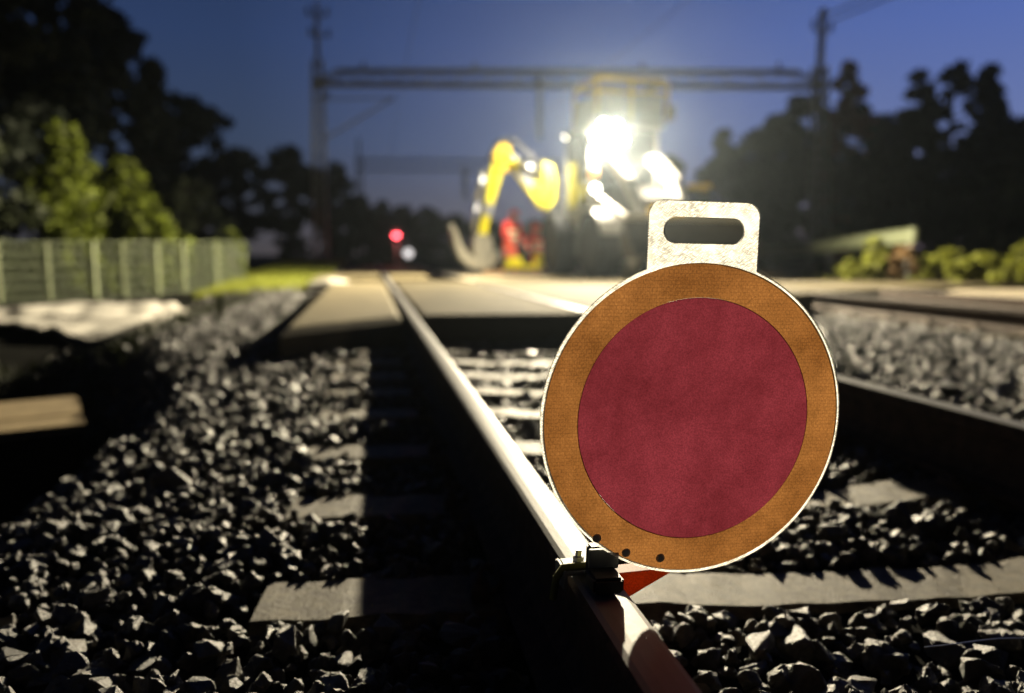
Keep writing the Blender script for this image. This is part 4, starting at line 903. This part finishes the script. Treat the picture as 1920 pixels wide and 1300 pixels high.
# ------------------------------------------------------------------ dusk sky
w = bpy.data.worlds.new('World'); sc.world = w; w.use_nodes = True; nt = w.node_tree; N = nt.nodes; L = nt.links; N.clear()
out = N.new('ShaderNodeOutputWorld'); bg = N.new('ShaderNodeBackground'); sky = N.new('ShaderNodeTexSky'); sky.sky_type = 'NISHITA'; sky.sun_disc = False
sky.sun_elevation = R(-3.0); sky.sun_rotation = R(55); sky.air_density = 1.0; sky.ozone_density = 2.0; sky.dust_density = .6
tc = N.new('ShaderNodeTexCoord'); sp = N.new('ShaderNodeSeparateXYZ'); L.new(tc.outputs['Generated'], sp.inputs[0])
rp = N.new('ShaderNodeValToRGB'); el = rp.color_ramp.elements
el[0].position = 0; el[0].color = (.135, .116, .126, 1); el[1].position = 1; el[1].color = (.002, .004, .012, 1)
for p_, c_ in ((.06, (.100, .110, .155)), (.14, (.070, .106, .215)), (.26, (.046, .086, .235)), (.40, (.026, .056, .165)), (.56, (.006, .010, .034))):
    e = el.new(p_); e.color = (*c_, 1)
L.new(sp.outputs[2], rp.inputs[0])
az = N.new('ShaderNodeMapRange'); az.inputs[1].default_value = -.15; az.inputs[2].default_value = .7; L.new(sp.outputs[0], az.inputs[0]); azc = N.new('ShaderNodeMix'); azc.data_type = 'RGBA'; azc.inputs[6].default_value = (.50, .52, .50, 1); azc.inputs[7].default_value = (1.92, 1.68, 1.78, 1); L.new(az.outputs[0], azc.inputs[0])
m1 = N.new('ShaderNodeMix'); m1.data_type = 'RGBA'; m1.blend_type = 'MULTIPLY'; m1.inputs[0].default_value = 1; L.new(rp.outputs[0], m1.inputs[6]); L.new(azc.outputs[2], m1.inputs[7])
bk_ = N.new('ShaderNodeMapRange'); bk_.inputs[1].default_value = -.1; bk_.inputs[2].default_value = .55; bk_.inputs[3].default_value = .05; bk_.inputs[4].default_value = 1; L.new(sp.outputs[1], bk_.inputs[0])
m3 = N.new('ShaderNodeMix'); m3.data_type = 'RGBA'; m3.blend_type = 'MULTIPLY'; m3.inputs[0].default_value = 1; L.new(m1.outputs[2], m3.inputs[6]); L.new(bk_.outputs[0], m3.inputs[7]); m1 = m3
m2 = N.new('ShaderNodeMix'); m2.data_type = 'RGBA'; m2.blend_type = 'ADD'; m2.inputs[0].default_value = .04; L.new(m1.outputs[2], m2.inputs[6]); L.new(sky.outputs[0], m2.inputs[7])
bg.inputs['Strength'].default_value = 1.0
L.new(m2.outputs[2], bg.inputs['Color']); L.new(bg.outputs[0], out.inputs['Surface'])

# ------------------------------------------------------------------ thin haze added to stand for lens glare around the lamps
b = MB(); b.box((0, 130, 5.6), (420, 330, 17)); hz = b.build('haze', [bpy.data.materials.new('lens glare haze')]); tag(hz, kind='stuff')
hm = hz.data.materials[0]; hm.use_nodes = True; N = hm.node_tree.nodes; N.remove(N['Principled BSDF']); pv = N.new('ShaderNodeVolumePrincipled')
pv.inputs['Color'].default_value = (.72, .86, .98, 1); pv.inputs['Density'].default_value = .0004; pv.inputs['Anisotropy'].default_value = .84
hm.node_tree.links.new(pv.outputs[0], N['Material Output'].inputs['Volume'])

# ------------------------------------------------------------------ camera
cd = bpy.data.cameras.new('camera'); cam = bpy.data.objects.new('camera', cd); C.objects.link(cam); sc.camera = cam
cam.location = (0, 0, .66); pitch, yaw = R(7.054), R(10.714)
fwd = Vector((math.sin(yaw) * math.cos(pitch), math.cos(yaw) * math.cos(pitch), -math.sin(pitch)))
cam.rotation_euler = fwd.to_track_quat('-Z', 'Y').to_euler()
cd.sensor_width = 36; cd.lens = 1390 / 1920 * 36; cd.clip_start = .02; cd.clip_end = 3000
cd.dof.use_dof = True; cd.dof.focus_distance = 1.07; cd.dof.aperture_fstop = cd.lens / 17.0; cd.dof.aperture_blades = 0

# ------------------------------------------------------------------ render
sc.render.engine = 'CYCLES'; cy = sc.cycles
cy.use_denoising = True; cy.max_bounces = 8; cy.diffuse_bounces = 4; cy.glossy_bounces = 3; cy.transmission_bounces = 6; cy.transparent_max_bounces = 6; cy.sample_clamp_indirect = 8
sc.view_settings.view_transform = 'Standard'; sc.view_settings.look = 'None'; sc.view_settings.exposure = 0; sc.view_settings.gamma = 1
